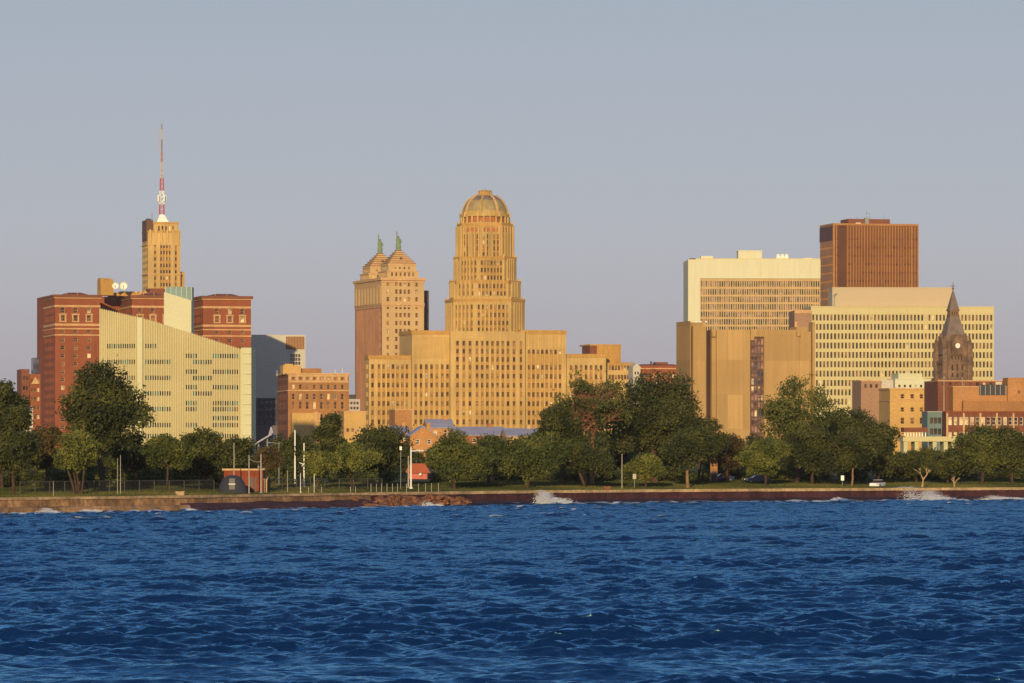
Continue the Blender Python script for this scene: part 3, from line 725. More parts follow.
# ------------------------------------------------------------------ red brick hotel with three wings
def hotel():
    b = Bld('hotel_building', 'large red brick hotel with three wings and pale terracotta trim', 'hotel', 1900, 55, 14, seed=9)
    z = b.z; D = min(b.sy(38), 34.0)
    small = [z(p) for p in np.arange(339.6, 440, 8.0)]
    def wing(pa, pb, pxs, dep, y0=0.0, left=True):
        x0, x1 = b.fx(pa, y0), b.fx(pb, y0); us = [b.fx(p, y0) - x0 for p in pxs]
        rows = rowz(small, 1.9) + [(z(333), z(329.6)), (z(321), z(315)), (z(313), z(307.3))]
        g = {0: dict(cols=cols_at(us, 1.7), rows=sorted(rows), glass=((G_DARK, 45), (G_MID, 30), (G_PALE, 25)), frame=TERRA, depth=.4)}
        if left: g[3] = dict(cols=even(dep - y0, 7, 1.5, 2.5), rows=sorted(rows), glass=((G_DARK, 50), (G_MID, 50)), depth=.4)
        b.box('wing', x0, x1, y0, dep, 0, z(296), BRICK, g)
        b.band('cornice', x0, x1, y0, dep, z(297.3), z(294.5), .8, BRICKD); b.band('cornice', x0, x1, y0, dep, z(298.3), z(297.35), .45, TERRA)
        for py, h in ((305, .8), (323.5, .9), (328, .5), (334.3, .5)): b.band('band_course', x0, x1, y0, dep, z(py)-h, z(py), .18, TERRA)
        for u in us:                                   # arched heads and pediments over the tall windows
            t = b.mb('window_surround', True)
            for k in range(7):
                a0, a1 = math.pi*k/7, math.pi*(k+1)/7
                b.mb('window_arch', k == 0).tube((x0+u+1.15*math.cos(a0), y0-.12, z(307.6)+1.0*math.sin(a0)), (x0+u+1.15*math.cos(a1), y0-.12, z(307.6)+1.0*math.sin(a1)), .22, .22, TERRA, 5)
            t.box(x0+u-1.7, x0+u+1.7, y0-.4, y0+.05, z(314.7), z(313.6), TERRA); t.box(x0+u-1.6, x0+u+1.6, y0-.5, y0+.05, z(322), z(321.2), TERRA)
            t.box(x0+u-1.45, x0+u-.95, y0-.25, y0+.05, z(321.1), z(314.8), TERRA); t.box(x0+u+.95, x0+u+1.45, y0-.25, y0+.05, z(321.1), z(314.8), TERRA)
        for k in range(5):
            q = x0 + .4 + k*(x1-x0-.8)/4; b.mb('flagpole', True).tube((q, y0+.3, z(294.6)), (q, y0+.3, z(291)), .12, .08, PALEPOLE, 4)
        # shallow hipped attic
        h0 = [(x0+2, y0+2), (x1-2, y0+2), (x1-2, dep-2), (x0+2, dep-2)]; h1 = [(x0+7, y0+7), (x1-7, y0+7), (x1-7, dep-7), (x0+7, dep-7)]
        if x1-x0 > 15: b.mb('roof').prism(h0, z(296)+.02, z(291.8), BRICKD, h1)
    wing(55, 100, (62.8, 75.6, 89), D)
    wing(132, 176, (140, 153, 166), D)
    wing(203, 251, (217, 229.8, 242.5), D)
    xa, xb = b.fx(55, D), b.fx(251, D)
    b.box('main_block', 0.5, b.fx(251) - .5, D-.5, D+24, 0, z(293.5), BRICK)
    x0, x1 = b.fx(100.5, 10), b.fx(113.5, 10); b.box('penthouse', x0, x1, 10, 19, z(294), z(278), SAND2); b.mb('penthouse').box(x0, x0+1.5, 10.2, 18, z(278), z(276.3), SAND2); b.mb('penthouse').box(x1-3, x1-1, 10.2, 18, z(278), z(276.8), SAND2)
    x0, x1 = b.fx(112, 16), b.fx(150, 16); b.box('penthouse', x0, x1, 16.5, 28, z(294), z(290.6), SAND2)
    for k in range(6): b.mb('penthouse').box(x0+4+k*2.0, x0+5.2+k*2.0, 17, 24, z(290.6), z(289.2), TERRA)
    x0, x1 = b.fx(150, 17), b.fx(164, 17); b.box('penthouse', x0, x1, 17, 28, z(294), z(286), BRICKD)
    r = b.done()
    for px, py, rad, lab in ((115.3, 285.6, 1.45, 'small white dish antenna beside the orange hotel penthouse, nearer to it of the pair'), (123.4, 285.6, 1.7, 'white dish antenna on hotel roof, farther from the orange penthouse')):
        Y = 1900 + 12; t = MB(); root = empty('satellite_dish', (X_at(px, Y), Y, Z_at(py + 5.5, Y)), R(10)); tag(root, lab, 'dish antenna', 'dish antennas on the hotel roof')
        prof = [(rad*math.sin(a), -rad*.45*math.cos(a)) for a in [R(q) for q in range(0, 91, 10)]]
        n = 20; o = 0
        for (ra, ya), (rb, yb) in zip(prof[:-1], prof[1:]):
            for i in range(n):
                a0, a1 = 2*math.pi*i/n, 2*math.pi*(i+1)/n
                t.face([(ra*math.cos(a0), -ya*-1*-1+.0, 2.3+ra*math.sin(a0)), (rb*math.cos(a0), -yb*-1*-1, 2.3+rb*math.sin(a0)), (rb*math.cos(a1), -yb*-1*-1, 2.3+rb*math.sin(a1)), (ra*math.cos(a1), -ya*-1*-1, 2.3+ra*math.sin(a1))], WHITE)
        t.build('reflector', root); t = MB(); t.tube((0, .5, 0), (0, .5, 2.3), .22, .18, STEEL); t.tube((0, .5, 2.3), (0, .1, 2.3), .2, .2, STEEL); t.build('stand', root)
        t = MB(); t.tube((0, .3, 2.3), (0, -1.0, 2.3), .08, .12, STEEL); t.build('feed_horn', root)
hotel()

# ------------------------------------------------------------------ cream ribbed office building with the raking roof line
def ribbed_office():
    b = Bld('office_building', 'cream ribbed office building with sloping roof line and dashed window rows', 'office building', 1500, 140, 0, seed=11)
    z = b.z; P = lambda px, y: (b.fx(px, y), y)
    roof = {100: 308.5, 140: 318, 164: 324.5, 172: 327, 190: 332.6, 205: 337.5, 222: 343, 241: 349}
    top = lambda px: float(np.interp(px, list(roof), list(roof.values())))
    yf = lambda px: float(np.interp(px, [100, 140, 241, 252], [4.0, 0.0, 7.0, 9.5]))
    rowpy = [346, 355.6, 361.8, 371.5, 377.8, 387, 393.4, 403, 409, 418, 425, 436]
    groups = [(106, 136, (346, 361.8, 377.8, 393.4, 409, 425)), (146, 156, (346,)), (146, 172, (361.8, 377.8, 393.4, 409, 425, 436)),
              (185, 198.5, (355.6, 371.5, 387, 403, 409, 425)), (212, 237.5, (355.6, 371.5, 387, 403, 409, 418, 425, 436)), (193, 213, (361.8, 377.8, 393.4))]
    segs = [(100, 120), (120, 140), (140, 164), (164, 190), (190, 205), (205, 222), (222, 241)]
    for pa, pb in segs:
        p0, p1 = P(pa, yf(pa)), P(pb, yf(pb)); L = math.hypot(p1[0]-p0[0], p1[1]-p0[1])
        n = max(1, round((pb-pa)/2.35)); cols = even(L, n, .56)
        bay = [(pa + (pb-pa)*(i+.5)/n) for i in range(n)]
        zl = z(top(pb) + .6)
        rows = [(z(p)-.75, z(p)+.75) for p in rowpy if z(p)+.8 < zl]; rows = sorted(rows)
        pys = sorted([p for p in rowpy if z(p)+.8 < zl], reverse=True)
        def skip(i, j): return not any(a <= bay[i] <= c and pys[j] in g for a, c, g in groups)
        b.wall('wall', p0, p1, 0, zl, CREAMR, cols=cols, rows=rows, depth=.3, glass=((G_DARK, 60), (G_MID, 15), (TEAL, 25)), skip=skip)
        m = b.mb('wall'); m.face([(*p0, zl), (*p1, zl), (*p1, z(top(pb))), (*p0, z(top(pa)))], CREAMR)
        for i in range(n + (1 if pb == 241 else 0)):   # ribs
            f = i/n; x, y = p0[0]+(p1[0]-p0[0])*f, p0[1]+(p1[1]-p0[1])*f
            m.box(x-.15, x+.15, y-.34, y-.003, 0, z(top(pa+(pb-pa)*f)) + .25, CREAM)
    # back, ends and roof
    m = b.mb('wall'); back = 34
    m.face([(*P(100, 4), 0), (P(100, 4)[0], back, 0), (P(100, 4)[0], back, z(308.5)), (*P(100, 4), z(308.5))][::-1], CREAM)
    for pa, pb in segs:
        m.face([(*P(pa, yf(pa)), z(top(pa))), (*P(pb, yf(pb)), z(top(pb))), (P(pb, yf(pb))[0], back, z(top(pb))), (P(pa, yf(pa))[0], back, z(top(pa)))], GREYROOF)
        m.face([(P(pb, yf(pb))[0], back, 0), (P(pa, yf(pa))[0], back, 0), (P(pa, yf(pa))[0], back, z(top(pa))), (P(pb, yf(pb))[0], back, z(top(pb)))], CREAM)
    b.mb('corner_pier').box(P(140, 0)[0]-.9, P(140, 0)[0]+.8, -.65, 1.2, 0, z(317.6), CREAMD)
    x0, x1 = P(241.3, 7)[0], P(251.8, 9.5)[0]
    b.mb('end_pier').prism([(x0, 6.0), (x1, 6.6), (x1, back), (x0, back)], 0, z(347.2), CREAMD)
    for k in range(11): b.mb('end_pier').box(x0+.15, x1-.1, 5.93+.0, 6.9, 3+k*3.4, 3.09+k*3.4, CREAM)
    # slanting plant room with a teal glazed strip
    x0, x1 = b.fx(164, 9), b.fx(191.3, 9)
    m = b.mb('plant_room'); za, zb = z(291), z(299.5)
    m.face([(x0, 9, z(330)), (x1, 9, z(336)), (x1, 9, zb), (x0, 9, za)], CREAMD); m.face([(x1, 9, z(336)), (x1, 22, z(336)), (x1, 22, zb), (x1, 9, zb)], CREAMD)
    m.face([(x0, 22, z(330)), (x0, 9, z(330)), (x0, 9, za), (x0, 22, za)], CREAMD); m.face([(x1, 22, z(336)), (x0, 22, z(330)), (x0, 22, za), (x1, 22, zb)], CREAMD); m.face([(x0, 9, za), (x1, 9, zb), (x1, 22, zb), (x0, 22, za)], GREYROOF)
    m = b.mb('glazed_roof'); m.prism([(x0+.1, 14), (x1-.1, 14), (x1-.1, 22.5), (x0+.1, 22.5)], z(300), z(285.3), TEAL)
    for k in range(6): u = x0 + .2 + k*(x1-x0-.4)/5; m.box(u-.06, u+.06, 13.9, 14.0, z(300), z(285), STEEL)
    b.done()
ribbed_office()

# ------------------------------------------------------------------ pale slab half in shade, and the dark low office in front of it
def pale_slab():
    b = Bld('office_building', 'plain pale slab block with brown louvre panel, lower half in shade', 'office building', 2040, 250, 6, seed=13)
    z = b.z; x0, x1 = b.fx(246), b.fx(305.5)
    us = [b.fx(p) - x0 for p in (291.3, 293.9, 296.5, 299.2)]
    b.box('wall', x0, x1, 0, 26, 0, z(335.2), wallmat('pale_slab_wall', (.50, .46, .40), .05, .04), {0: dict(cols=cols_at(us, .95), rows=rowz([z(p) for p in (355.5, 359.3, 363.2)], 1.35), depth=.4, glass=((G_DARK, 80), (G_MID, 20)), frame=DARK)})
    b.band('coping', x0, x1, 0, 26, z(335.6), z(334.7), .12, SLAB)
    p = MB(); xa, xb = b.fx(286, -.3), b.fx(304.3, -.3); p.box(xa, xb, -.35, -.005, z(349), z(336.4), BRONZE)
    for k in range(12): u = xa+.3+k*(xb-xa-.6)/11; p.box(u-.12, u+.12, -.5, -.352, z(349), z(336.4), BRONZE_D)
    p.build('louvre_panel', b.root)
    b.done()
pale_slab()
def dark_low():
    b = Bld('office_building', 'low dark glass office block in deep shade below the pale slab', 'office building', 1985, 252, 8, seed=14)
    z = b.z; x1 = b.fx(288)
    DK = wallmat('dark_blue_cladding', (.055, .05, .065), .1, .1)  # the cladding itself is a very dark blue
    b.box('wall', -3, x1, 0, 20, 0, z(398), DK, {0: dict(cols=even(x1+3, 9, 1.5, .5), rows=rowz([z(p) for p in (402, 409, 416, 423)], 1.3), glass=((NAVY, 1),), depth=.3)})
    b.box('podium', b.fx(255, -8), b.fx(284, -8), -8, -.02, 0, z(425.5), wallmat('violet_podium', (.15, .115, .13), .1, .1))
    b.done()
dark_low()

# ------------------------------------------------------------------ brown brick block with white cornice
def tan_block():
    b = Bld('brick_building', 'tan brick block with tall windows, pale attic and yellow roof house', 'brick building', 1800, 288, 11, seed=15)
    z = b.z; x1 = b.fx(349); D = min(b.sy(275), 30)
    g = dict(cols=cols_at([b.fx(p) for p in (293.5, 300.5, 307.5, 314.5, 321.5, 328.5, 335.5, 342.5)], 1.15), glass=((G_DARK, 70), (G_MID, 20), (G_PALE, 10)), depth=.4, frame=TERRA)
    rows = sorted(rowz([z(378.5)], 1.1) + rowz([z(386.8)], 1.9) + [(z(399.5), z(393.5)), (z(409), z(401.5)), (z(420), z(414)), (z(430), z(424))])
    g['rows'] = rows; g['pier'] = 0
    b.box('wall', 0, x1, 0, D, 0, z(374), BROWNBR, {0: g, 3: dict(cols=even(D, 6, 1.3, 2), rows=rows, depth=.4, mat=wallmat('plum_side_shade', (.17, .07, .05), .15, .1))})  # shade of the left side is put into a darker brick colour
    b.mb('attic').box(.25, x1-.25, -.2, -.003, z(382.4), z(380.4), TERRA); b.mb('attic').box(.25, x1-.25, -.2, -.003, z(376.6), z(374.3), TERRA)
    for u in [b.fx(p) for p in (290, 297, 304, 311, 318, 325, 332, 339, 346)]: b.mb('attic').box(u-.6, u+.6, -.2, -.004, z(380.3), z(376.7), TERRA)
    b.band('cornice', 0, x1, 0, D, z(374.4), z(373), .5, TERRA); b.band('cornice', 0, x1, 0, D, z(391), z(390), .25, TERRA)
    m = b.mb('pilaster')
    for p in (289.3, 297, 304, 311, 318, 325, 332, 339, 346.5): u = b.fx(p); m.box(u-.4, u+.4, -.3, -.002, z(411), z(391.4), BROWNBR)
    b.box('roof_house', b.fx(283, 6), b.fx(301, 6), 6, 14, z(374), z(365), YBRICK)
    b.mb('roof_house').box(b.fx(285, 7), b.fx(293, 7), 7, 12, z(365), z(363.5), YBRICK)
    b.box('penthouse', b.fx(302, 5), b.fx(321.5, 5), 5, 14, z(374), z(368), BROWNBR)
    b.box('annex', b.fx(292, -5), b.fx(320.5, -5), -5, -.3, 0, z(413), YBRICK)
    b.mb('annex').box(b.fx(314, -5.5), b.fx(318, -5.5), -5.5, -5.01, 0, z(412), TERRA)
    for p, t in ((335, 368.5), (342.5, 367.5), (277, 370)): b.mb('flagpole', True).tube((b.fx(p, 3), 3, z(376)), (b.fx(p, 3), 3, z(t)), .12, .07, WHITE, 4)
    b.done()
    b = Bld('brick_building', 'small white fronted block wedged between tan brick block and gold tower', 'brick building', 1950, 346, 10, seed=16)
    z = b.z; x1 = b.fx(360)
    b.box('wall', 0, x1, 0, 12, 0, z(399), wallmat('white_render', (.45, .38, .33), .1, .1), {0: dict(cols=even(x1, 4, .9, .4), rows=rowz([z(p) for p in (403, 408)], 1.1), depth=.3)})
    b.mb('roof_box').box(1, x1-1.5, 2, 9, z(399), z(394.5), DARK); b.done()
    b = Bld('brick_building', 'low pale yellow hall between the tan brick block and city hall', 'brick building', 1700, 344, 10, seed=17)
    z = b.z; x1 = b.fx(366); b.box('wall', 0, x1, 0, 14, 0, z(411.5), YBRICK, {0: dict(cols=even(x1, 4, .9, .5), rows=rowz([z(430)], 1.3), depth=.3)}); b.band('coping', 0, x1, 0, 14, z(412.2), z(411), .2, TERRA); b.done()
    b = Bld('brick_building', 'stepped red brick block with white gabled bays at the far left', 'brick building', 1760, 30, 12, seed=18)
    z = b.z; x1 = b.fx(40.5)
    g = dict(cols=even(x1, 3, .9, .3), rows=rowz([z(p) for p in (381, 390, 399, 408, 417)], 1.5), glass=((G_DARK, 50), (G_PALE, 50)), frame=TERRA, depth=.3)
    b.box('wall', 0, x1, 0, 20, 0, z(374), BRICK, {0: g}); b.box('wall', b.fx(21.5, 2), -.02, 2, 20, 0, z(369), BRICKD, {0: dict(cols=even(-b.fx(21.5, 2)-.02, 2, .9, .4), rows=rowz([z(p) for p in (378, 388, 398)], 1.5), depth=.3)})
    m = b.mb('gable'); m.prism([(.4, -.9), (x1-.4, -.9), (x1-.4, -.02), (.4, -.02)], z(384), z(377), TERRA, [(x1/2-.1, -.9), (x1/2+.1, -.9), (x1/2+.1, -.02), (x1/2-.1, -.02)])
    b.box('roof_box', b.fx(33, 3), b.fx(39, 3), 3, 10, z(374), z(357.5), NAVY); b.done()
    b = Bld('brick_building', 'white walled hut showing between the leftmost trees', 'hut', 1250, 20, 10, seed=19)
    z = b.z; x1 = b.fx(33); b.box('wall', 0, x1, 0, 6, 0, z(410), SLAB, {0: dict(cols=even(x1, 2, .8, .4), rows=rowz([z(416)], .9), depth=.2)}); b.mb('roof').prism([(-.2, -.3), (x1+.2, -.3), (x1+.2, 6.2), (-.2, 6.2)], z(410), z(406), GREYROOF, [(.8, 2.9), (x1-.8, 2.9), (x1-.8, 3.1), (.8, 3.1)]); b.done()
tan_block()

# ------------------------------------------------------------------ ochre concrete courthouse with deep slots
def courthouse():
    b = Bld('courthouse', 'windowless ochre concrete courthouse with deep vertical slots', 'courthouse', 1700, 690, 16, seed=21)
    z = b.z; D = min(b.sy(676.3), 30)
    xe = b.fx(812.5)
    b.box('core', .3, xe-.2, 2.4, D-.5, 0, z(330), wallmat('slot_glass_dark', (.06, .03, .022), .1, .1, rough=.3))
    def blk(pa, pb, top, y0=0.0, y1=4.5): b.box('pier', b.fx(pa, y0), b.fx(pb, y0), y0, y1, 0, z(top), CONC)
    b.box('pier', 0, .3, 0, D, 0, z(321), CONC)
    b.box('pier', .31, b.fx(706.3), 2.2, D-.2, z(329), z(322.2), CONC)
    blk(693.2, 706.3, 326); blk(711.7, 716.5, 329, .9); blk(716.6, 750.3, 329.3); blk(764.3, 799, 329); blk(799.2, 811, 330.5, .5)
    blk(812.6, 815, 321)
    x0, x1 = b.fx(750.6, 1.3), b.fx(764.1, 1.3)
    rows = [(z(p+6.1), z(p)) for p in (338, 346, 354, 362, 370, 378, 386, 394, 402, 410, 418, 426)]
    b.box('window_bay', x0, x1, 1.3, 4, 0, z(336.3), wallmat('plum_mullions', (.13, .07, .055), .1, .1), {0: dict(cols=even(x1-x0, 4, .95, .15), rows=sorted(rows), depth=.15, glass=((G_PINK, 78), (G_PALE, 7), (NAVY, 15)))})
    b.box('lintel', x0-.2, x1+.2, .3, 4.2, z(336.2), z(328.6), CONC)
    for p, t in ((712.2, 331.5), (797, 330.5), (750.8, 335)): u = b.fx(p, -.6); m = b.mb('scupper', True); m.box(u-.1, u+1.3, -.9, .3, z(t+5), z(t), CONC)
    b.mb('scupper', True).box(b.fx(797), b.fx(808), .4, 8, z(332), z(326), CONC)
    for p in (696, 701, 706): u = b.fx(p, 3); m = b.mb('roof_vent', True); m.box(u-.3, u+.3, 3, 3.5, z(322), z(320.6), WHITE)
    b.done()
courthouse()

# ------------------------------------------------------------------ white federal slab
def white_slab():
    b = Bld('office_building', 'wide white office block with blank upper band over finely gridded windows', 'office building', 2300, 700, 2, seed=23)
    z = b.z; xa, x1 = b.fx(688), b.fx(820.3)
    n = 52; L = x1
    g = dict(cols=even(L, n, .74, .3), rows=[(z(p+5.6), z(p)) for p in (326.5, 319, 311.5, 304, 296.5, 289, 281.0)], glass=((G_PINK, 50), (G_MID, 28), (G_DARK, 22)), depth=.5)
    g['rows'] = sorted(g['rows'])
    b.box('wall', 0, x1, 0, 32, 0, z(278.5), TERRA, {0: g})
    for k in range(n+1): u = .3+(L-.6)*k/n; b.mb('fin').box(u-.15, u+.15, -.7, -.003, z(345), z(278.6), BISCUIT)
    b.box('upper_band', xa, x1, -.9, 32.4, z(278.5), z(259.5), WHITEC)
    for p in (761, 778, 810): u = b.fx(p, -1); b.mb('upper_band').box(u-.1, u+.1, -1.0, -.902, z(276), z(263), BISCUIT)
    b.box('end_pier', xa, -.02, -.8, 32, 0, z(278.5), WHITEC)
    b.mb('coping').box(xa+4, x1, 1.0, 30, z(259.5), z(258.2), BISCUIT)
    b.box('penthouse', b.fx(738.3, 8), b.fx(762, 8), 8, 18, z(259), z(250), WHITEC); b.mb('penthouse').box(b.fx(738, 8)+4.5, b.fx(738, 8)+4.7, 7.9, 8, z(259), z(250.2), BISCUIT); b.mb('penthouse').box(b.fx(738.3, 8)-.2, b.fx(762, 8)+.2, 7.8, 18.2, z(250.6), z(249.6), WHITEC)
    b.box('roof_box', b.fx(701, 8), b.fx(713, 8), 8, 14, z(259), z(255.3), WHITEC)
    b.mb('roof_box').box(b.fx(690, 8), b.fx(697, 8), 8, 14, z(259.5), z(257.6), BRICKD)
    for k in range(3): u = b.fx(778.5 + k*4.2, 8); b.mb('cooling_tower', True).lathe((u, 9, z(259)), [(1.15, 0), (1.15, 2.0), (.9, 2.3), (.9, 2.9)], WHITE, 10)
    b.box('roof_box', b.fx(804, 8), b.fx(812, 8), 8, 12, z(258.5), z(257.2), WHITE)
    b.done()
white_slab()

# ------------------------------------------------------------------ bronze tower
def bronze_tower():
    b = Bld('office_tower', 'square bronze clad tower with vertical ribs and dark floor lines', 'office tower', 2500, 833, 12, seed=25)
    z = b.z; x1 = b.fx(918); D = min(b.sy(820), 40)
    n = 30; xs0 = b.fx(847)
    lines = list(np.arange(237.5, 330, 8.45))
    BG = plain('bronze_glass', (.10, .03, .012), .2, 0, .5)
    rows = sorted([(z(p+2.2), z(p)) for p in lines])
    BRONZE_W = wallmat('bronze_spandrels', (.17, .062, .019), .16, .08, rough=.5)
    b.box('wall', 0, x1, 0, D, 0, z(224.3), BRONZE_W, {0: dict(cols=even(x1, n, .95, .3), rows=rows, glass=((BG, 1),), depth=.35), 3: dict(cols=even(D, 9, D/9*.85, .3), rows=rows, glass=((BG, 1),), depth=.35, mat=BRONZE)})
    for k in range(n+1):
        u = .3+(x1-.6)*k/n
        if b.fx(837.5) < u < b.fx(846): continue
        b.mb('rib').box(u-.22, u+.22, -.55, -.003, 0, z(224.6), BRONZE)
    b.mb('dark_bay').box(b.fx(838), b.fx(846), -.3, -.004, 0, z(223.5), BRONZE_D)
    b.mb('rib').box(b.fx(833)-.2, b.fx(834.5), -.7, -.56, 0, z(223.6), BRONZE); b.mb('rib').box(x1-4.3, x1-3.9, -.8, -.56, 0, z(224), BRONZE); b.mb('rib').box(x1-.5, x1+.1, -.8, -.56, 0, z(224), BRONZE)
    b.mb('top_band').box(-.1, x1+.1, -.62, D+.1, z(225.2), z(223.2), BRONZE); b.mb('top_band').box(-.3, -.01, .5, D, z(240), z(226), BRONZE_D)
    b.box('penthouse', b.fx(848.5, 8), b.fx(890, 8), 8, 24, z(224), z(217.8), BRICKD)
    m = b.mb('penthouse'); m.box(b.fx(865, 7), b.fx(869, 7), 7, 9, z(224), z(216.6), STEEL); m.box(b.fx(856, 7), b.fx(861, 7), 7, 7.8, z(224.2), z(221.8), WHITE)
    for p, t in ((866.5, 209.5), (869.5, 211.5), (884, 212.5), (857, 213)): b.mb('aerial', True).tube((b.fx(p, 10), 10, z(218)), (b.fx(p, 10), 10, z(t)), .16, .08, STEEL, 4)
    b.mb('aerial', True).tube((b.fx(865.3, 10), 10, z(211.5)), (b.fx(870.5, 10), 10, z(212.5)), .12, .12, STEEL, 4)
    b.mb('aerial', True).lathe((b.fx(865.5, 9.2), 9.2, z(220)), [(.8, 0), (1.2, .6), (.8, 1.4)], WHITE, 8)
    b.done()
bronze_tower()

# ------------------------------------------------------------------ biscuit gridded slab
def biscuit_slab():
    b = Bld('office_building', 'long biscuit coloured slab with a dense grid of narrow windows behind clock tower', 'office building', 2000, 811, 3, seed=27)
    z = b.z; x1 = b.fx(994)
    n = 50; ps = [811 + 183*(i+.62)/50.4 for i in range(n)]
    rows = sorted([(z(p+6.0), z(p)) for p in np.arange(314.5, 405, 9.35)])
    b.box('wall', 0, x1, 0, 28, 0, z(307), BISCUIT, {0: dict(cols=cols_at([b.fx(p) for p in ps], .86), rows=rows, glass=((G_DARK, 72), (G_MID, 25), (G_PALE, 3)), depth=.5)})
    pm = b.mb('fin')
    for p in [811 + 183*(i+.12)/50.4 for i in range(n+1)]: u = b.fx(p); pm.box(u-.17, u+.17, -.4, -.003, z(410), z(312.2), BISCUIT)
    b.mb('coping').box(-.1, x1+.1, -.25, 28.1, z(307.6), z(306.2), BISCUIT)
    t = b.mb('roof_screen'); xa, xb = b.fx(832.3, 6), b.fx(952, 6); t.box(xa, xb, 6, 22, z(305.6), z(287), TAN); t.box(xa+1, xb-1, 6.6, 21, z(307), z(305.6), DARK)
    t.box(xa-.1, xb+.1, 5.9, 22.1, z(287.6), z(286.6), TAN)
    m = b.mb('roof_duct'); u = b.fx(834, 5.5); m.tube((u, 5.5, z(305)), (u, 5.5, z(296)), .4, .4, STEEL); m.tube((u-.2, 5.5, z(296)), (u+1.2, 5.5, z(293)), .4, .3, STEEL)
    b.box('end_step', b.fx(794.5, -2), -.02, -2, 20, 0, z(310.5), PINKST)
    m = b.mb('end_step'); m.box(b.fx(794.5, -2.2), -.03, -2.25, -2.003, z(313.5), z(310), TERRA); m.box(b.fx(794.5, -2), b.fx(797, -2), -2.6, -2.004, z(327), z(322), TERRA)
    for p in (804, 849, 978.5, 890): b.mb('aerial', True).tube((b.fx(p, 2), 2, z(307)), (b.fx(p, 2), 2, z(302)), .1, .06, STEEL, 4)
    b.done()
biscuit_slab()

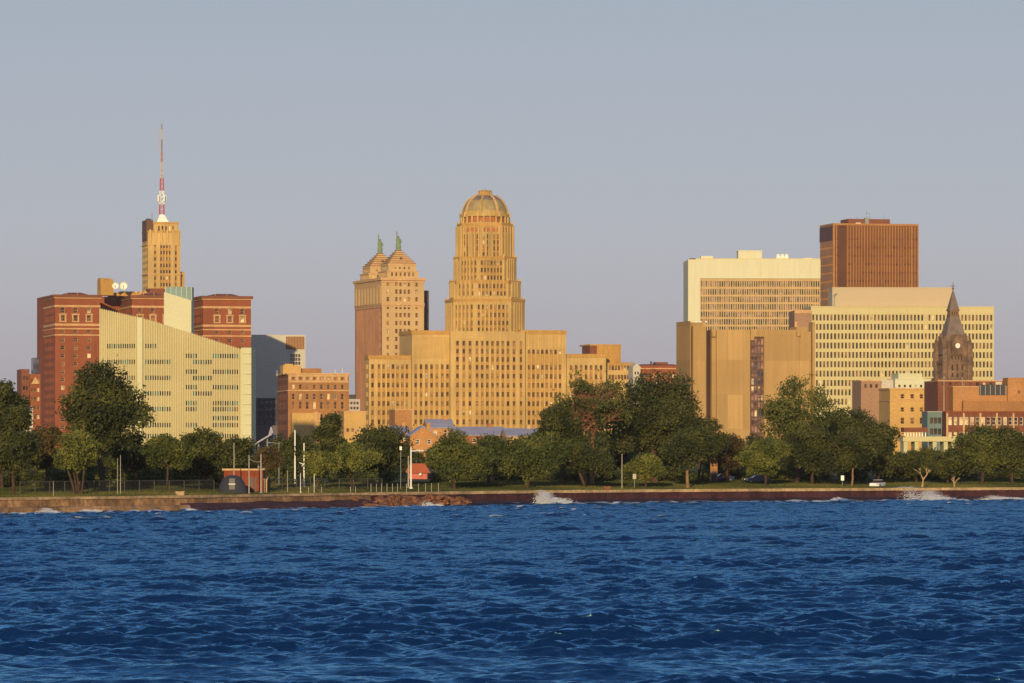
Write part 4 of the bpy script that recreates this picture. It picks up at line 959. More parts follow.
# ------------------------------------------------------------------ sooty stone clock tower
def clock_tower():
    b = Bld('clock_tower', 'dark sandstone clock tower with steep slate spire and round white clock', 'clock tower', 1900, 953, 14, seed=29)
    s = b.Y/F; z = b.z; q = lambda px: px*s
    def sq(h, hy=None): return [(-h, -h), (h, -h), (h, h), (-h, h)]
    H = q(26)/2
    rows = sorted(rowz([z(368), z(376)], 2.2)); g = dict(cols=even(2*H, 3, .8, 2.2), rows=rows, glass=((G_DARK, 1),), depth=.6)
    b.prism('shaft', sq(H), 0, z(361), STONE_D, {0: g, 3: g})
    b.mb('shaft').prism(sq(H+.35), z(379), z(377.6), STONE_D); b.mb('shaft').prism(sq(H+.5), z(364.5), z(362), STONE_D); 
    H2 = q(23)/2; g2 = dict(cols=even(2*H2, 4, .6, 2.0), rows=rowz([z(358)], 1.6), glass=((G_DARK, 1),), depth=.6)
    b.prism('belfry', sq(H2), z(361), z(336), STONE_D, {0: g2, 3: g2})
    for sx in (-1, 1):                                 # round corner turrets
        for sy_ in (-1, 1):
            x, y = sx*H, sy_*H
            b.mb('turret', True).lathe((x, y, 0), [(q(3.1), 0), (q(3.1), z(362)), (q(3.7), z(361)), (q(3.7), z(358)), (q(3.0), z(357.4)), (q(3.0), z(349)), (q(3.4), z(348)), (q(3.2), z(346.5)), (q(1.7), z(341)), (q(.2), z(336))], STONE_D, 10)
            b.mb('turret').lathe((x*1.12, y*1.12, z(362)), [(q(1.5), 0), (q(1.5), q(9)), (q(.2), q(15))], SLATE, 8)
    # clock gables with dials
    for k in range(4):
        a = k*math.pi/2; c, sn = math.cos(a), math.sin(a); rt = lambda x, y: (x*c - y*sn, x*sn + y*c)
        gpoly = [(-q(6), z(355)), (q(6), z(355)), (q(6), z(342)), (0, z(334.5)), (-q(6), z(342))]
        m = b.mb('gable', True); f = [(*rt(x, -H2-.9), zz) for x, zz in gpoly]; bk = [(*rt(x, -H2+.2), zz) for x, zz in gpoly]
        m.face(f, STONE_D)
        for i in range(5): j = (i+1) % 5; m.face([f[i], bk[i], bk[j], f[j]], STONE_D)
        if k in (0, 1):
            t = MB(); n = 20; cz = z(346)
            for rad, y, mat in ((q(3.1), -H2-1.02, STONE_D), (q(2.55), -H2-1.10, WHITE)):
                t.face([(*rt(rad*math.cos(2*math.pi*i/n), y), cz+rad*math.sin(2*math.pi*i/n)) for i in range(n)], mat)
                for i in range(n):
                    p0 = (rad*math.cos(2*math.pi*i/n), cz+rad*math.sin(2*math.pi*i/n)); p1 = (rad*math.cos(2*math.pi*(i+1)/n), cz+rad*math.sin(2*math.pi*(i+1)/n))
                    t.face([(*rt(p0[0], y), p0[1]), (*rt(p0[0], -H2-.8), p0[1]), (*rt(p1[0], -H2-.8), p1[1]), (*rt(p1[0], y), p1[1])], mat)
            d = t.build('clock_dial', b.root)
            h = MB(); yy = -H2-1.15
            for ang, ln in ((R(70), .62), (R(-20), .42)):
                dx, dz = math.cos(ang)*q(2.5)*ln, math.sin(ang)*q(2.5)*ln
                h.tube((*rt(0, yy), cz), (*rt(dx, yy), cz+dz), .06, .04, DARK, 4)
            h.build('clock_hand', d)
    # stepped spire
    b.mb('spire').prism(sq(q(20)/2), z(336), z(334.8), STONE_D); b.mb('spire').prism(sq(q(19)/2), z(334.8), z(317), SLATE, sq(q(10)/2))
    b.mb('lantern').prism(sq(q(9)/2), z(317), z(311), STONE_D); b.mb('lantern').prism(sq(q(11)/2), z(311), z(310), STONE_D)
    for i in range(3): b.mb('lantern').box(-q(3)+q(2.4)*i, -q(2)+q(2.4)*i, -q(4.5)-.06, -q(4.5)+.01, z(316), z(312), G_DARK)
    b.mb('spire').prism(sq(q(10)/2), z(310), z(291.5), SLATE, sq(q(1.4)/2))
    m = b.mb('finial'); m.tube((0, 0, z(291.5)), (0, 0, z(282)), .25, .1, STONE_D, 6); m.tube((-.9, 0, z(286)), (.9, 0, z(286)), .14, .14, STONE_D, 5); m.lathe((0, 0, z(289.5)), [(.3, 0), (.6, .4), (.3, .9)], STONE_D, 8)
    m = b.mb('corner_figure'); u = -H - q(9.5); m.lathe((u, -H-.5, z(378.5)), [(.9, 0), (.9, 2), (.55, 2.2), (.65, 4), (.45, 5.3), (.25, 5.6), (.35, 6.2), (.1, 6.6)], STONE_D, 8)
    b.box('side_roof', u - 1.4, -H - .05, -H-2, H, 0, z(378.6), STONE_D)
    b.done()
clock_tower()

# ------------------------------------------------------------------ low blocks at the right
def right_blocks():
    GB = ((G_DARK, 55), (G_MID, 30), (G_PALE, 15))
    b = Bld('brick_building', 'yellow brick building with square upper windows and blank cornice', 'brick building', 1450, 890, 8, seed=31)
    z = b.z; x1 = b.fx(942)
    cols = cols_at([b.fx(p) for p in (902.5, 912.3, 921.5, 931)], 1.25)
    b.box('wall', 0, x1, 0, 16, 0, z(388.5), YBRICK, {0: dict(cols=cols, rows=sorted(rowz([z(396.3)], 1.5) + rowz([z(409.5)], 1.5) + [(z(424), z(417.5))]), glass=GB, frame=TERRA, depth=.3)})
    b.band('cornice', 0, x1, 0, 16, z(389.6), z(388), .3, TERRA); b.band('cornice', 0, x1, 0, 16, z(401), z(400.2), .2, TERRA)
    b.mb('sill_course').box(b.fx(899), b.fx(934), -.15, -.003, z(399.6), z(398.9), TERRA)
    b.done()
    b = Bld('office_building', 'white stepped rooftop block behind the yellow brick building', 'office building', 1560, 895, 8, seed=32)
    z = b.z; x1 = b.fx(931)
    b.box('wall', 0, x1, 0, 14, 0, z(379), WHITEC, {0: dict(cols=even(x1, 6, .8, .6), rows=rowz([z(386)], .9), glass=GB, depth=.3)}); b.box('wall', b.fx(899), b.fx(923), 1, 12, z(379), z(373.3), CREAMD)
    b.mb('vent', True).tube((b.fx(903, 2), 2, z(379)), (b.fx(903, 2), 2, z(375)), .3, .3, STEEL); b.mb('coping').box(-.1, x1+.1, -.2, 14.1, z(379.6), z(378.8), WHITEC); b.done()
    b = Bld('brick_building', 'pink stone block with a dark loggia left of the yellow brick building', 'brick building', 1520, 861, 8, seed=33)
    z = b.z; x1 = b.fx(896)
    b.box('wall', 0, b.fx(881), 0, 14, 0, z(380.5), PINKST, {0: dict(cols=even(b.fx(881), 3, .8, .6), rows=rowz([z(386)], 1.2), depth=.3)}); b.box('wall', b.fx(881)+.02, x1, -.6, 14, 0, z(388), PINKST, {0: dict(cols=even(x1-b.fx(881), 5, .6, .4), rows=rowz([z(393.5), z(400)], 1.9), depth=.5)})
    b.band('coping', 0, b.fx(881), 0, 14, z(381.3), z(380), .15, TERRA)
    b.mb('upper_floor').box(b.fx(872), x1-.3, 3, 12, z(388), z(379.5), SLAB); b.done()
    b = Bld('brick_building', 'brown flat roofed block with a dark roof recess above orange walls', 'brick building', 1400, 942, 7, seed=34)
    z = b.z; x1 = b.fx(1042)
    b.box('wall', 0, x1, 6, 26, 0, z(380.5), BRICKD, {0: dict(cols=even(x1, 14, .9, .6), rows=rowz([z(383.5)], 1.0), depth=.3)}); b.mb('coping').box(-.1, x1, 5.8, 26, z(381), z(380), TERRA)
    b.box('front_wing', b.fx(953), b.fx(1007), 0, 5.9, 0, z(386.5), ORBRICK); b.mb('coping').box(b.fx(953)-.1, b.fx(1007)+.1, -.2, 6, z(387.2), z(386.2), TERRA)
    b.mb('recess').box(b.fx(979), b.fx(1006), -.35, -.004, z(395), z(384.5), DARK)  # dark panel on the wall stands in for the shaded depth here
    for k in range(6): u = b.fx(980)+k*(b.fx(1005)-b.fx(980))/5; b.mb('recess').box(u-.1, u+.1, -.5, -.352, z(395), z(385), STEEL)
    b.mb('roof_vent').box(b.fx(995), b.fx(1001), -1.0, -.36, z(384.6), z(381.8), SLAB)
    b.box('front_wing', b.fx(1007)+.02, x1, -1, 5.9, 0, z(377.5), ORBRICK, {0: dict(cols=cols_at([3.6, 6.8], .8), rows=rowz([z(392)], 1.0), depth=.3)})
    b.box('front_wing', b.fx(961), x1, -3, -1.02, 0, z(401.2), BROWNBR)
    b.mb('flagpole', True).tube((b.fx(944, -2), -2, z(412)), (b.fx(944, -2), -2, z(376)), .2, .12, PALEPOLE, 5); b.mb('flagpole', True).tube((b.fx(962, -2), -4, z(400)), (b.fx(962, -4), -4, z(377)), .12, .1, PALEPOLE, 5)
    b.done()
    b = Bld('brick_building', 'low red brick building with a row of white framed windows', 'brick building', 1250, 946, 6, seed=35)
    z = b.z; x1 = b.fx(1042)
    b.box('wall', 0, x1, 0, 16, 0, z(411.5), BRICKD, {0: dict(cols=even(x1, 17, 1.1, .5), rows=sorted([(z(425), z(417)), (z(441), z(432))]), glass=((G_DARK, 50), (G_PALE, 50)), frame=WHITE, depth=.3)})
    b.mb('coping').box(-.2, x1, -.3, 16, z(412.6), z(411), BRICK)
    m = b.mb('column')
    for k in range(18): u = .3+k*(x1-.6)/17; m.box(u-.25, u+.25, -.25, -.003, 0, z(413), TERRA if k % 3 == 0 else BRICKD)
    b.done()
    b = Bld('pavilion', 'teal glass stair bay with dark windows beside low red brick building', 'glass pavilion', 1230, 927.5, 6, seed=36)
    z = b.z; x1 = b.fx(942)
    b.box('wall', 0, x1, 0, 8, 0, z(411.5), wallmat('teal_panel', (.14, .19, .18), .1, .2), {0: dict(cols=even(x1, 3, .95, .55, .1), rows=sorted([(z(423.5), z(417.5)), (z(434.5), z(428.5))]), glass=((G_DARK, 1),), frame=DARK, depth=.25)}); b.mb('coping').box(-.1, x1+.1, -.15, 8, z(412.2), z(411.2), STEEL); b.done()
    b = Bld('pavilion', 'long cream concrete colonnade and bridge below the yellow brick building', 'colonnade', 1180, 903, 5, seed=37)
    z = b.z; x1 = b.fx(956)
    m = b.mb('deck'); m.box(0, x1, 0, 7, z(441.5), z(436.5), BISCUIT)
    m = b.mb('pier'); 
    for p in (906, 917, 935, 946, 954): u = b.fx(p); m.box(u-.5, u+.5, .5, 6, 0, z(441.6), CREAM)
    m = b.mb('column')
    for k in range(8): u = b.fx(905.5)+k*(b.fx(926)-b.fx(905.5))/7; m.tube((u, .8, z(436.4)), (u, .8, z(432)), .2, .18, WHITE, 6)
    b.mb('roof').box(b.fx(904), b.fx(928), .2, 5, z(432), z(427.5), BRICKD); b.done()
    b = Bld('brick_building', 'low red brick block between city hall and the concrete courthouse', 'brick building', 1950, 640, 10, seed=38)
    z = b.z; x1 = b.fx(680)
    b.box('wall', 0, x1, 0, 20, 0, z(365.5), BRICK, {0: dict(cols=even(x1, 11, .95, .8), rows=rowz([z(p) for p in (376, 383, 390)], 1.6), glass=((G_DARK, 55), (G_PALE, 45)), depth=.35, frame=TERRA)})
    b.band('cornice', 0, x1, 0, 20, z(369), z(368), .3, TERRA); b.mb('roof').prism([(.5, .5), (x1-.5, .5), (x1-.5, 19), (.5, 19)], z(365.5), z(364), BRICKD, [(2, 3), (x1-2, 3), (x1-2, 17), (2, 17)])
    b.box('roof_box', b.fx(656, 5), b.fx(668, 5), 5, 12, z(365), z(361.8), BRICKD); b.mb('vent', True).tube((b.fx(651, 4), 4, z(365)), (b.fx(651, 4), 4, z(361)), .4, .4, DARK); b.done()
    b = Bld('brick_building', 'narrow white gabled block against the right end of city hall', 'brick building', 1930, 633, 10, seed=39)
    z = b.z; x1 = b.fx(640.5); b.box('wall', 0, x1, 0, 10, 0, z(367), SLAB, {0: dict(cols=even(x1, 2, .7, .4), rows=rowz([z(p) for p in (373, 381)], 1.2), depth=.3)}); b.mb('roof').prism([(-.1, -.2), (x1+.1, -.2), (x1+.1, 10), (-.1, 10)], z(367), z(363.5), SLAB, [(x1/2-.1, -.2), (x1/2+.1, -.2), (x1/2+.1, 10), (x1/2-.1, 10)]); b.done()
right_blocks()

# ------------------------------------------------------------------ gabled waterfront houses in front of city hall
def house(label, Y, pa, pb, eave, ridge, mat, yaw=8, depth=11.0, gable_front=False, seed=0, roofm=None, doors=True):
    b = Bld('town_house', label, 'house', Y, pa, yaw, group='waterfront houses with grey roofs', seed=seed)
    z = b.z; x1 = b.fx(pb); ze, zr = z(eave), z(ridge); rm = roofm or GREYROOF
    n = max(2, int(x1/3.2))
    rows = [(ze-2.2, ze-.9)] + ([(ze-5.0, ze-3.6)] if ze > 7 else [])
    b.box('wall', 0, x1, 0, depth, 0, ze, mat, {0: dict(cols=even(x1, n, 1.0, .6), rows=sorted(rows), glass=((G_DARK, 60), (G_PALE, 40)), frame=WHITE, depth=.2)})
    o = .4; t = MB()
    if gable_front:
        b.mb('wall').face([(0, 0, ze), (x1, 0, ze), (x1/2, 0, zr)], mat); b.mb('wall').face([(x1, depth, ze), (0, depth, ze), (x1/2, depth, zr)], mat)
        for sgn, xe in ((-1, -o), (1, x1+o)):
            q = [(x1/2, -o, zr+.05), (xe, -o, ze-.25), (xe, depth+o, ze-.25), (x1/2, depth+o, zr+.05)]
            u = [(a, c, d+.22) for a, c, d in q]
            t.face(u if sgn < 0 else u[::-1], rm); t.face(q[::-1] if sgn < 0 else q, rm)
            for i in range(4): j = (i+1) % 4; t.face([q[i], q[j], u[j], u[i]], rm)
    else:
        b.mb('wall').face([(x1, 0, ze), (x1, depth, ze), (x1, depth/2, zr)], mat); b.mb('wall').face([(0, depth, ze), (0, 0, ze), (0, depth/2, zr)], mat)
        for sgn, ye in ((1, -o), (-1, depth+o)):
            q = [(-o, ye, ze-.25), (x1+o, ye, ze-.25), (x1+o, depth/2, zr+.05), (-o, depth/2, zr+.05)]
            u = [(a, c, d+.22) for a, c, d in q]
            t.face(u if sgn > 0 else u[::-1], rm); t.face(q[::-1] if sgn > 0 else q, rm)
            for i in range(4): j = (i+1) % 4; t.face([q[i], q[j], u[j], u[i]], rm)
    r = t.build('roof', b.root); c = MB(); c.box(x1*.7, x1*.7+1, depth*.5-.5, depth*.5+.5, zr-1, zr+1.2, mat); c.build('chimney', r)
    b.done()
ORW = wallmat('orange_stucco', (.46, .22, .08), .12, .2)
PEW = wallmat('peach_stucco', (.52, .31, .15), .1, .2)
house('orange house with a short lavender roof below the plain brick block', 1240, 392, 409, 432.6, 426.5, ORW, seed=41)
house('orange gabled house with long lavender roof slope falling to the right', 1220, 410, 437, 436, 427, ORW, gable_front=True, seed=42)
house('rear orange house with high lavender roof against city hall', 1330, 428, 453, 427.5, 419.8, ORW, seed=43, doors=False)
house('long terrace with wide lavender blue roof in front of city hall', 1260, 455, 505, 434.8, 427.5, wallmat('rust_stucco', (.32, .13, .05), .12, .2), seed=44)
house('peach house at the right end of the lavender roofs', 1230, 507, 539, 435.5, 429, PEW, seed=45)
b = Bld('brick_building', 'plain orange brick stair block standing before the left wing of city hall', 'brick building', 1500, 395, 14, seed=46)
z = b.z; x1 = b.fx(412); b.box('wall', 0, x1, 0, 9, 0, z(409.5), ORBRICK, {0: dict(cols=cols_at([x1*.7], .7), rows=rowz([z(432)], 1.2), depth=.2)}); b.band('coping', 0, x1, 0, 9, z(410.2), z(409), .15, TERRA); b.done()

# ------------------------------------------------------------------ trees
def leafmat(name, c0, c1, c2):
    m, n, b = nmat(name); L = n.links.new
    at = n.nodes.new('ShaderNodeAttribute'); at.attribute_name = 'tone'
    r = n.nodes.new('ShaderNodeValToRGB'); r.color_ramp.elements[0].color = (*c0, 1); r.color_ramp.elements[1].color = (*c2, 1)
    e = r.color_ramp.elements.new(.5); e.color = (*c1, 1)
    L(at.outputs['Fac'], r.inputs[0])
    L(r.outputs[0], b.inputs['Base Color']); b.inputs['Roughness'].default_value = .65; b.inputs['Specular IOR Level'].default_value = .15
    tr = n.nodes.new('ShaderNodeBsdfTranslucent'); L(r.outputs[0], tr.inputs['Color'])
    mx = n.nodes.new('ShaderNodeMixShader'); mx.inputs[0].default_value = .18
    L(b.outputs[0], mx.inputs[1]); L(tr.outputs[0], mx.inputs[2]); L(mx.outputs[0], n.nodes['Material Output'].inputs['Surface'])
    return m
LEAF = {'dark': leafmat('leaves_dark', (.040, .049, .016), (.068, .075, .021), (.106, .106, .029)),
        'mid': leafmat('leaves_olive', (.060, .076, .020), (.104, .118, .029), (.155, .155, .038)),
        'light': leafmat('leaves_yellow_green', (.085, .098, .022), (.145, .153, .034), (.215, .205, .045)),
        'brown': leafmat('leaves_brownish', (.055, .042, .018), (.085, .063, .025), (.12, .085, .034))}

def make_crown(seed, H, W, cb, n_leaf, leaf, n_lobe=16, sparse=0.0, asym=0.0, lean=0.0, flat=.0, ragged=.5):
    """crown of thousands of leaf sprays gathered in uneven lobes, and the limbs that carry them"""
    rng = np.random.default_rng(seed)
    ch = H - cb; cz = cb + ch * .48
    lobes = []
    for i in range(n_lobe):
        for _ in range(40):
            p = rng.uniform(-1, 1, 3)
            if np.linalg.norm(p) < 1: break
        p = p / max(np.linalg.norm(p), .3) * rng.uniform(.35, .80)
        zf = p[2]
        wz = 1.0 - .38 * max(0, zf) ** 1.5 - .25 * max(0, -zf) ** 2
        r = W * rng.uniform(.13, .25) * (1 - .2 * abs(zf))
        lobes.append((p[0] * W / 2 * wz + asym * W * .2 * zf + lean * zf, p[1] * W / 2 * wz, cz + zf * ch * .5 * .92, r, r * rng.uniform(.6, .95)))
    # fill the heart
    for i in range(max(2, n_lobe // 5)):
        lobes.append((rng.normal(0, W * .08), rng.normal(0, W * .08), cz + rng.uniform(-.3, .35) * ch, W * .2, ch * .17))
    lobes = np.array(lobes)
    wgt = lobes[:, 3] ** 2 * lobes[:, 4]; wgt = wgt ** .8; wgt /= wgt.sum()
    pick = rng.choice(len(lobes), n_leaf, p=wgt)
    d = rng.normal(0, 1, (n_leaf, 3)); d /= np.linalg.norm(d, axis=1)[:, None]
    rad = rng.uniform(0, 1, n_leaf) ** .42 * (1 + ragged * rng.normal(0, .22, n_leaf))
    # twig clumps: snap many sprays towards a limited number of directions in each lobe
    nclump = 26
    cd_ = rng.normal(0, 1, (len(lobes), nclump, 3)); cd_ /= np.linalg.norm(cd_, axis=2)[:, :, None]
    ck = rng.integers(0, nclump, n_leaf); cdir = cd_[pick, ck]; cr = (rng.uniform(.55, 1.12, (len(lobes), nclump)))[pick, ck]
    useclump = rng.uniform(0, 1, n_leaf) < (.62 + .3 * sparse)
    pos_l = np.where(useclump[:, None], cdir * cr[:, None] + rng.normal(0, .17, (n_leaf, 3)), d * rad[:, None])
    L = lobes[pick]
    pos = L[:, :3] + pos_l * np.stack([L[:, 3], L[:, 3], L[:, 4]], 1)
    if sparse:
        keep = (np.abs(noise_field(pos, seed, W * .16)) > 0) 
        nf = noise_field(pos, seed, W * .14)
        keep = nf > np.quantile(nf, sparse * .75); pos = pos[keep]; d = d[keep]; pick = pick[keep]
    n = len(pos)
    nrm = d * .6 + rng.normal(0, .6, (n, 3)) + np.array([0, -.1, .35]); nrm /= np.linalg.norm(nrm, axis=1)[:, None]
    t1 = np.cross(nrm, rng.normal(0, 1, (n, 3))); t1 /= np.linalg.norm(t1, axis=1)[:, None]; t2 = np.cross(nrm, t1)
    sz = leaf * rng.uniform(.55, 1.3, n)[:, None]
    a = pos + t1 * sz * .62; b2 = pos + t2 * sz * .34 + nrm * sz * .10; c = pos - t1 * sz * .62; e = pos - t2 * sz * .34 + nrm * sz * .10
    V = np.stack([a, b2, c, e], 1).reshape(-1, 3)
    tone = np.clip(.45 + .55 * noise_field(pos, seed + 7, W * .22) + rng.normal(0, .16, n), 0, 1)
    return V, np.repeat(tone, 4), lobes

def noise_field(p, seed, scale):
    rng = np.random.default_rng(seed + 999); out = np.zeros(len(p))
    for k in range(9):
        v = rng.normal(0, 1, 3); v /= np.linalg.norm(v); f = 2 * np.pi / scale / rng.uniform(1.2, 3.2)
        out += np.sin(p @ v * f + rng.uniform(0, 6.28))
    return out / 3.2

def leaves_object(V, tone, mat, parent):
    n = len(V) // 4; me = bpy.data.meshes.new('crown')
    me.vertices.add(len(V)); me.vertices.foreach_set('co', V.astype(np.float32).ravel())
    me.loops.add(len(V)); me.loops.foreach_set('vertex_index', np.arange(len(V), dtype=np.int32))
    me.polygons.add(n); me.polygons.foreach_set('loop_start', np.arange(0, len(V), 4, dtype=np.int32))
    at = me.attributes.new('tone', 'FLOAT', 'POINT'); at.data.foreach_set('value', tone.astype(np.float32))
    me.update(); me.validate(); me.materials.append(mat)
    o = bpy.data.objects.new('crown', me); COL.objects.link(o); o.parent = parent; return o

def trunk_object(seed, H, W, cb, lobes, mat, parent, r0, stems=1, lean=0.0, bare=0, twist=.1):
    rnd = random.Random(seed); t = MB()
    order = list(lobes); rnd.shuffle(order)
    for k in range(stems):
        a = rnd.uniform(0, 6.28); spread = 0 if stems == 1 else r0 * 1.3
        px, py = spread * math.cos(a), spread * math.sin(a) * .5
        top = Vector((px * 2.5 + lean * .6 + rnd.uniform(-.04, .04) * W * stems, py * 2.5, cb + (H - cb) * .22)); base = Vector((px, py, -.3))
        rr = r0 / math.sqrt(stems) ; prev, pr = base, rr * 1.25
        for i in range(1, 6):
            f = i / 5; q = base.lerp(top, f) + Vector((rnd.uniform(-1, 1), rnd.uniform(-1, 1), 0)) * twist * rr * 3 * (1 if i < 5 else 0)
            r1 = rr * (1 - .35 * f); t.tube(prev, q, pr, r1, mat, 7); prev, pr = q, r1
        for l in order[k::stems][:9]:
            e = Vector(l[:3]); st = base.lerp(top, rnd.uniform(.75, 1.0)); p0, w0 = st, rr * .42
            for i in range(1, 5):
                f = i / 4; q = st.lerp(e, f) + Vector((rnd.uniform(-1, 1), rnd.uniform(-1, 1), rnd.uniform(-.3, 1))) * .03 * W + Vector((0, 0, math.sin(f * 3.14) * .03 * W))
                w1 = max(.035, rr * .42 * (1 - .8 * f)); t.tube(p0, q, w0, w1, mat, 5); p0, w0 = q, w1
            for _ in range(3 + bare):
                f = rnd.uniform(.4, 1); s0 = st.lerp(e, f); q = s0 + Vector((rnd.uniform(-1, 1), rnd.uniform(-1, 1), rnd.uniform(.0, 1.1))) * l[3] * rnd.uniform(.7, 1.3)
                t.tube(s0, q, .07, .025, mat, 4)
    return t.build('trunk', parent)

def tree(label, px, d, top, W_px, kind='mid', cb_px=None, seed=1, n=5200, leaf=.5, sparse=0.0, stems=1, r0=None, lean=0.0, asym=0.0, lobes=16, group=None, bare=0, barkm=None, name='broadleaf_tree', trunk_px=None, flat=0):
    x, y, z0 = spot(px, d); s = y / F
    H = Z_at(top, y) - z0; W = W_px * s * 1.14; n = int(n * 2.0); leaf *= .78
    zb = Z_at(cb_px + 4, y) - z0 if cb_px else H * .22
    root = empty(name, (x, y, z0), 0.0); tag(root, label, 'tree', group)
    V, tone, lb = make_crown(seed, H, W, zb, n, leaf, lobes, sparse, asym, lean)
    leaves_object(V, tone, LEAF[kind], root)
    trunk_object(seed, H, W, zb, lb, barkm or BARK, root, r0 or max(.16, W * .026), stems, lean, bare)
    return root

T = tree
# left group
T('dark spreading tree cut by the left edge of the picture', 2, 55, 369, 56, 'dark', 455, 101, 7000, .55)
T('low dark rounded tree in front of the leftmost spreading tree', 14, 18, 424, 62, 'dark', 474, 102, 5200, .5, r0=.28)
T('brownish tree between the low dark tree and the multi-stemmed tree', 46, 40, 418, 44, 'brown', 468, 103, 4200, .5)
T('olive green tree with several reddish stems near the left wall', 79, 14, 432, 50, 'light', 466, 104, 6200, .42, stems=4, r0=.34)
T('tallest dark tree of the left group, standing before the brick hotel', 106, 34, 359, 86, 'dark', 452, 105, 13000, .55, lobes=24, r0=.6, stems=2, asym=.3)
T('dark rounded tree just right of the tallest left tree', 136, 50, 424, 46, 'dark', 474, 106, 4200, .5)
T('small leafy olive tree before the cream ribbed office', 167, 22, 430, 44, 'mid', 470, 107, 5600, .45)
T('dense dark tree left of the red brick pump house', 204, 34, 428, 62, 'dark', 477, 108, 7000, .5, lobes=20)
T('dark tree behind the red brick pump house', 236, 75, 434, 50, 'dark', 470, 109, 5000, .5)
T('thin brownish tree right of the pump house poles', 268, 26, 444, 30, 'brown', 470, 110, 3600, .4, stems=2)
T('narrow dark conical tree beside the tall white pole', 302, 60, 431, 30, 'dark', 466, 111, 3400, .45)
T('tall upright dark tree before the yellow hall', 331, 95, 407, 40, 'dark', 460, 112, 5600, .5)
T('yellow green tree right of the white poles', 319, 24, 446, 38, 'light', 474, 113, 4600, .42)
T('bright olive tree among the railing posts', 353, 24, 436, 46, 'light', 474, 114, 5600, .42, stems=2)
T('big dark rounded tree left of the orange kiosk', 379, 40, 424, 64, 'dark', 474, 115, 8400, .5, lobes=20)
# middle
T('broad olive tree right of the orange kiosk', 454, 20, 431, 60, 'mid', 474, 116, 8200, .45, lobes=20)
T('darker tree half hidden behind the broad olive tree', 489, 46, 428, 48, 'dark', 474, 117, 5200, .5, r0=.4)
T('wide olive tree with two trunks on the lawn before city hall', 525, 20, 434, 68, 'mid', 474, 118, 8600, .45, lobes=20, stems=2)
T('large half bare tree with reddish dead limbs before city hall', 590, 42, 371, 88, 'mid', 440, 119, 9000, .5, sparse=.8, bare=22, stems=3, r0=.75, lobes=22, barkm=wallmat('reddish_dead_bark', (.20, .095, .055), .3, .6))
T('bushy dark tree under the left side of the half bare tree', 562, 30, 392, 50, 'dark', 462, 141, 7200, .5, lobes=20)
T('massive dense dark tree right of the half bare tree', 655, 50, 368, 96, 'dark', 455, 120, 15000, .55, lobes=28, r0=.7)
T('tall shoulder tree at the right end of the large dark clump', 698, 55, 408, 50, 'dark', 462, 121, 5600, .5)
T('low dark tree with a leaning trunk near the wall', 586, 16, 440, 56, 'dark', 472, 122, 5600, .45, lean=-2.0)
T('small round yellow green tree beside the thin lamp pole', 646, 16, 450, 38, 'light', 476, 123, 5200, .4)
T('low wide dark tree with a sunlit trunk by the wall', 688, 14, 424, 62, 'dark', 470, 124, 7200, .48, barkm=BARKL)
T('brown green bush before the foot of the concrete courthouse', 726, 60, 428, 46, 'brown', 468, 125, 4200, .45)
# right
T('pale olive round tree before the courthouse window bay', 766, 18, 431, 46, 'light', 472, 126, 7000, .42)
T('tall loose tree with gaps before the courthouse right half', 796, 40, 375, 74, 'mid', 455, 127, 9500, .5, sparse=.38, lobes=20, r0=.5, bare=3)
T('dark tree under the tall loose tree', 812, 26, 420, 60, 'dark', 472, 142, 6200, .5)
T('tall dark tree before the biscuit slab left end', 846, 60, 396, 66, 'dark', 460, 128, 8600, .52, lobes=20)
T('dark tree with a slender sunlit trunk near the white car', 852, 16, 426, 52, 'dark', 470, 129, 6000, .45, barkm=BARKL, r0=.2)
T('wide dark tree behind the white car', 878, 34, 412, 58, 'dark', 472, 130, 8000, .5, lobes=20)
T('low dark tree below the cream colonnade', 916, 40, 448, 50, 'dark', 474, 131, 5400, .48)
T('dark rounded tree right of the pale dead tree', 947, 30, 446, 44, 'dark', 474, 132, 5400, .48)
T('broad olive tree before the low red brick building', 982, 26, 418, 60, 'mid', 470, 133, 8200, .48, lobes=20)
T('dark tree cut by the right edge of the picture', 1012, 22, 424, 58, 'dark', 472, 134, 7000, .48)

# pale dead trees at the right, bare of leaves
def dead_tree(label, px, d, top, W_px, seed):
    x, y, z0 = spot(px, d); s = y/F; H = Z_at(top, y)-z0; W = W_px*s; rnd = random.Random(seed)
    root = empty('dead_tree', (x, y, z0)); tag(root, label, 'dead tree'); t = MB(); DW = wallmat('bleached_dead_wood', (.42, .27, .16), .3, .6)
    def grow(p, dr, ln, r, depth):
        q = p
        for i in range(3):
            e = q + dr*ln/3 + Vector((rnd.uniform(-1, 1), rnd.uniform(-.6, .6), 0))*ln*.06; t.tube(q, e, r*(1-.22*i), r*(1-.22*(i+1)), DW, 6); q = e
        if depth:
            for k in range(3): grow(q, (dr + Vector((rnd.uniform(-1, 1)*W/H*1.4, rnd.uniform(-.4, .4), rnd.uniform(-.1, .5)))).normalized(), ln*rnd.uniform(.55, .8), r*.5, depth-1)
    grow(Vector((0, 0, -.2)), Vector((.05, 0, 1)), H*.36, .30, 3)
    t.build('trunk', root)
dead_tree('pale bare dead tree standing at the wall, the taller of the two', 922, 8, 462, 16, 5)
dead_tree('small pale dead sapling leaning by the wall right of the taller dead tree', 954, 8, 474, 9, 6)

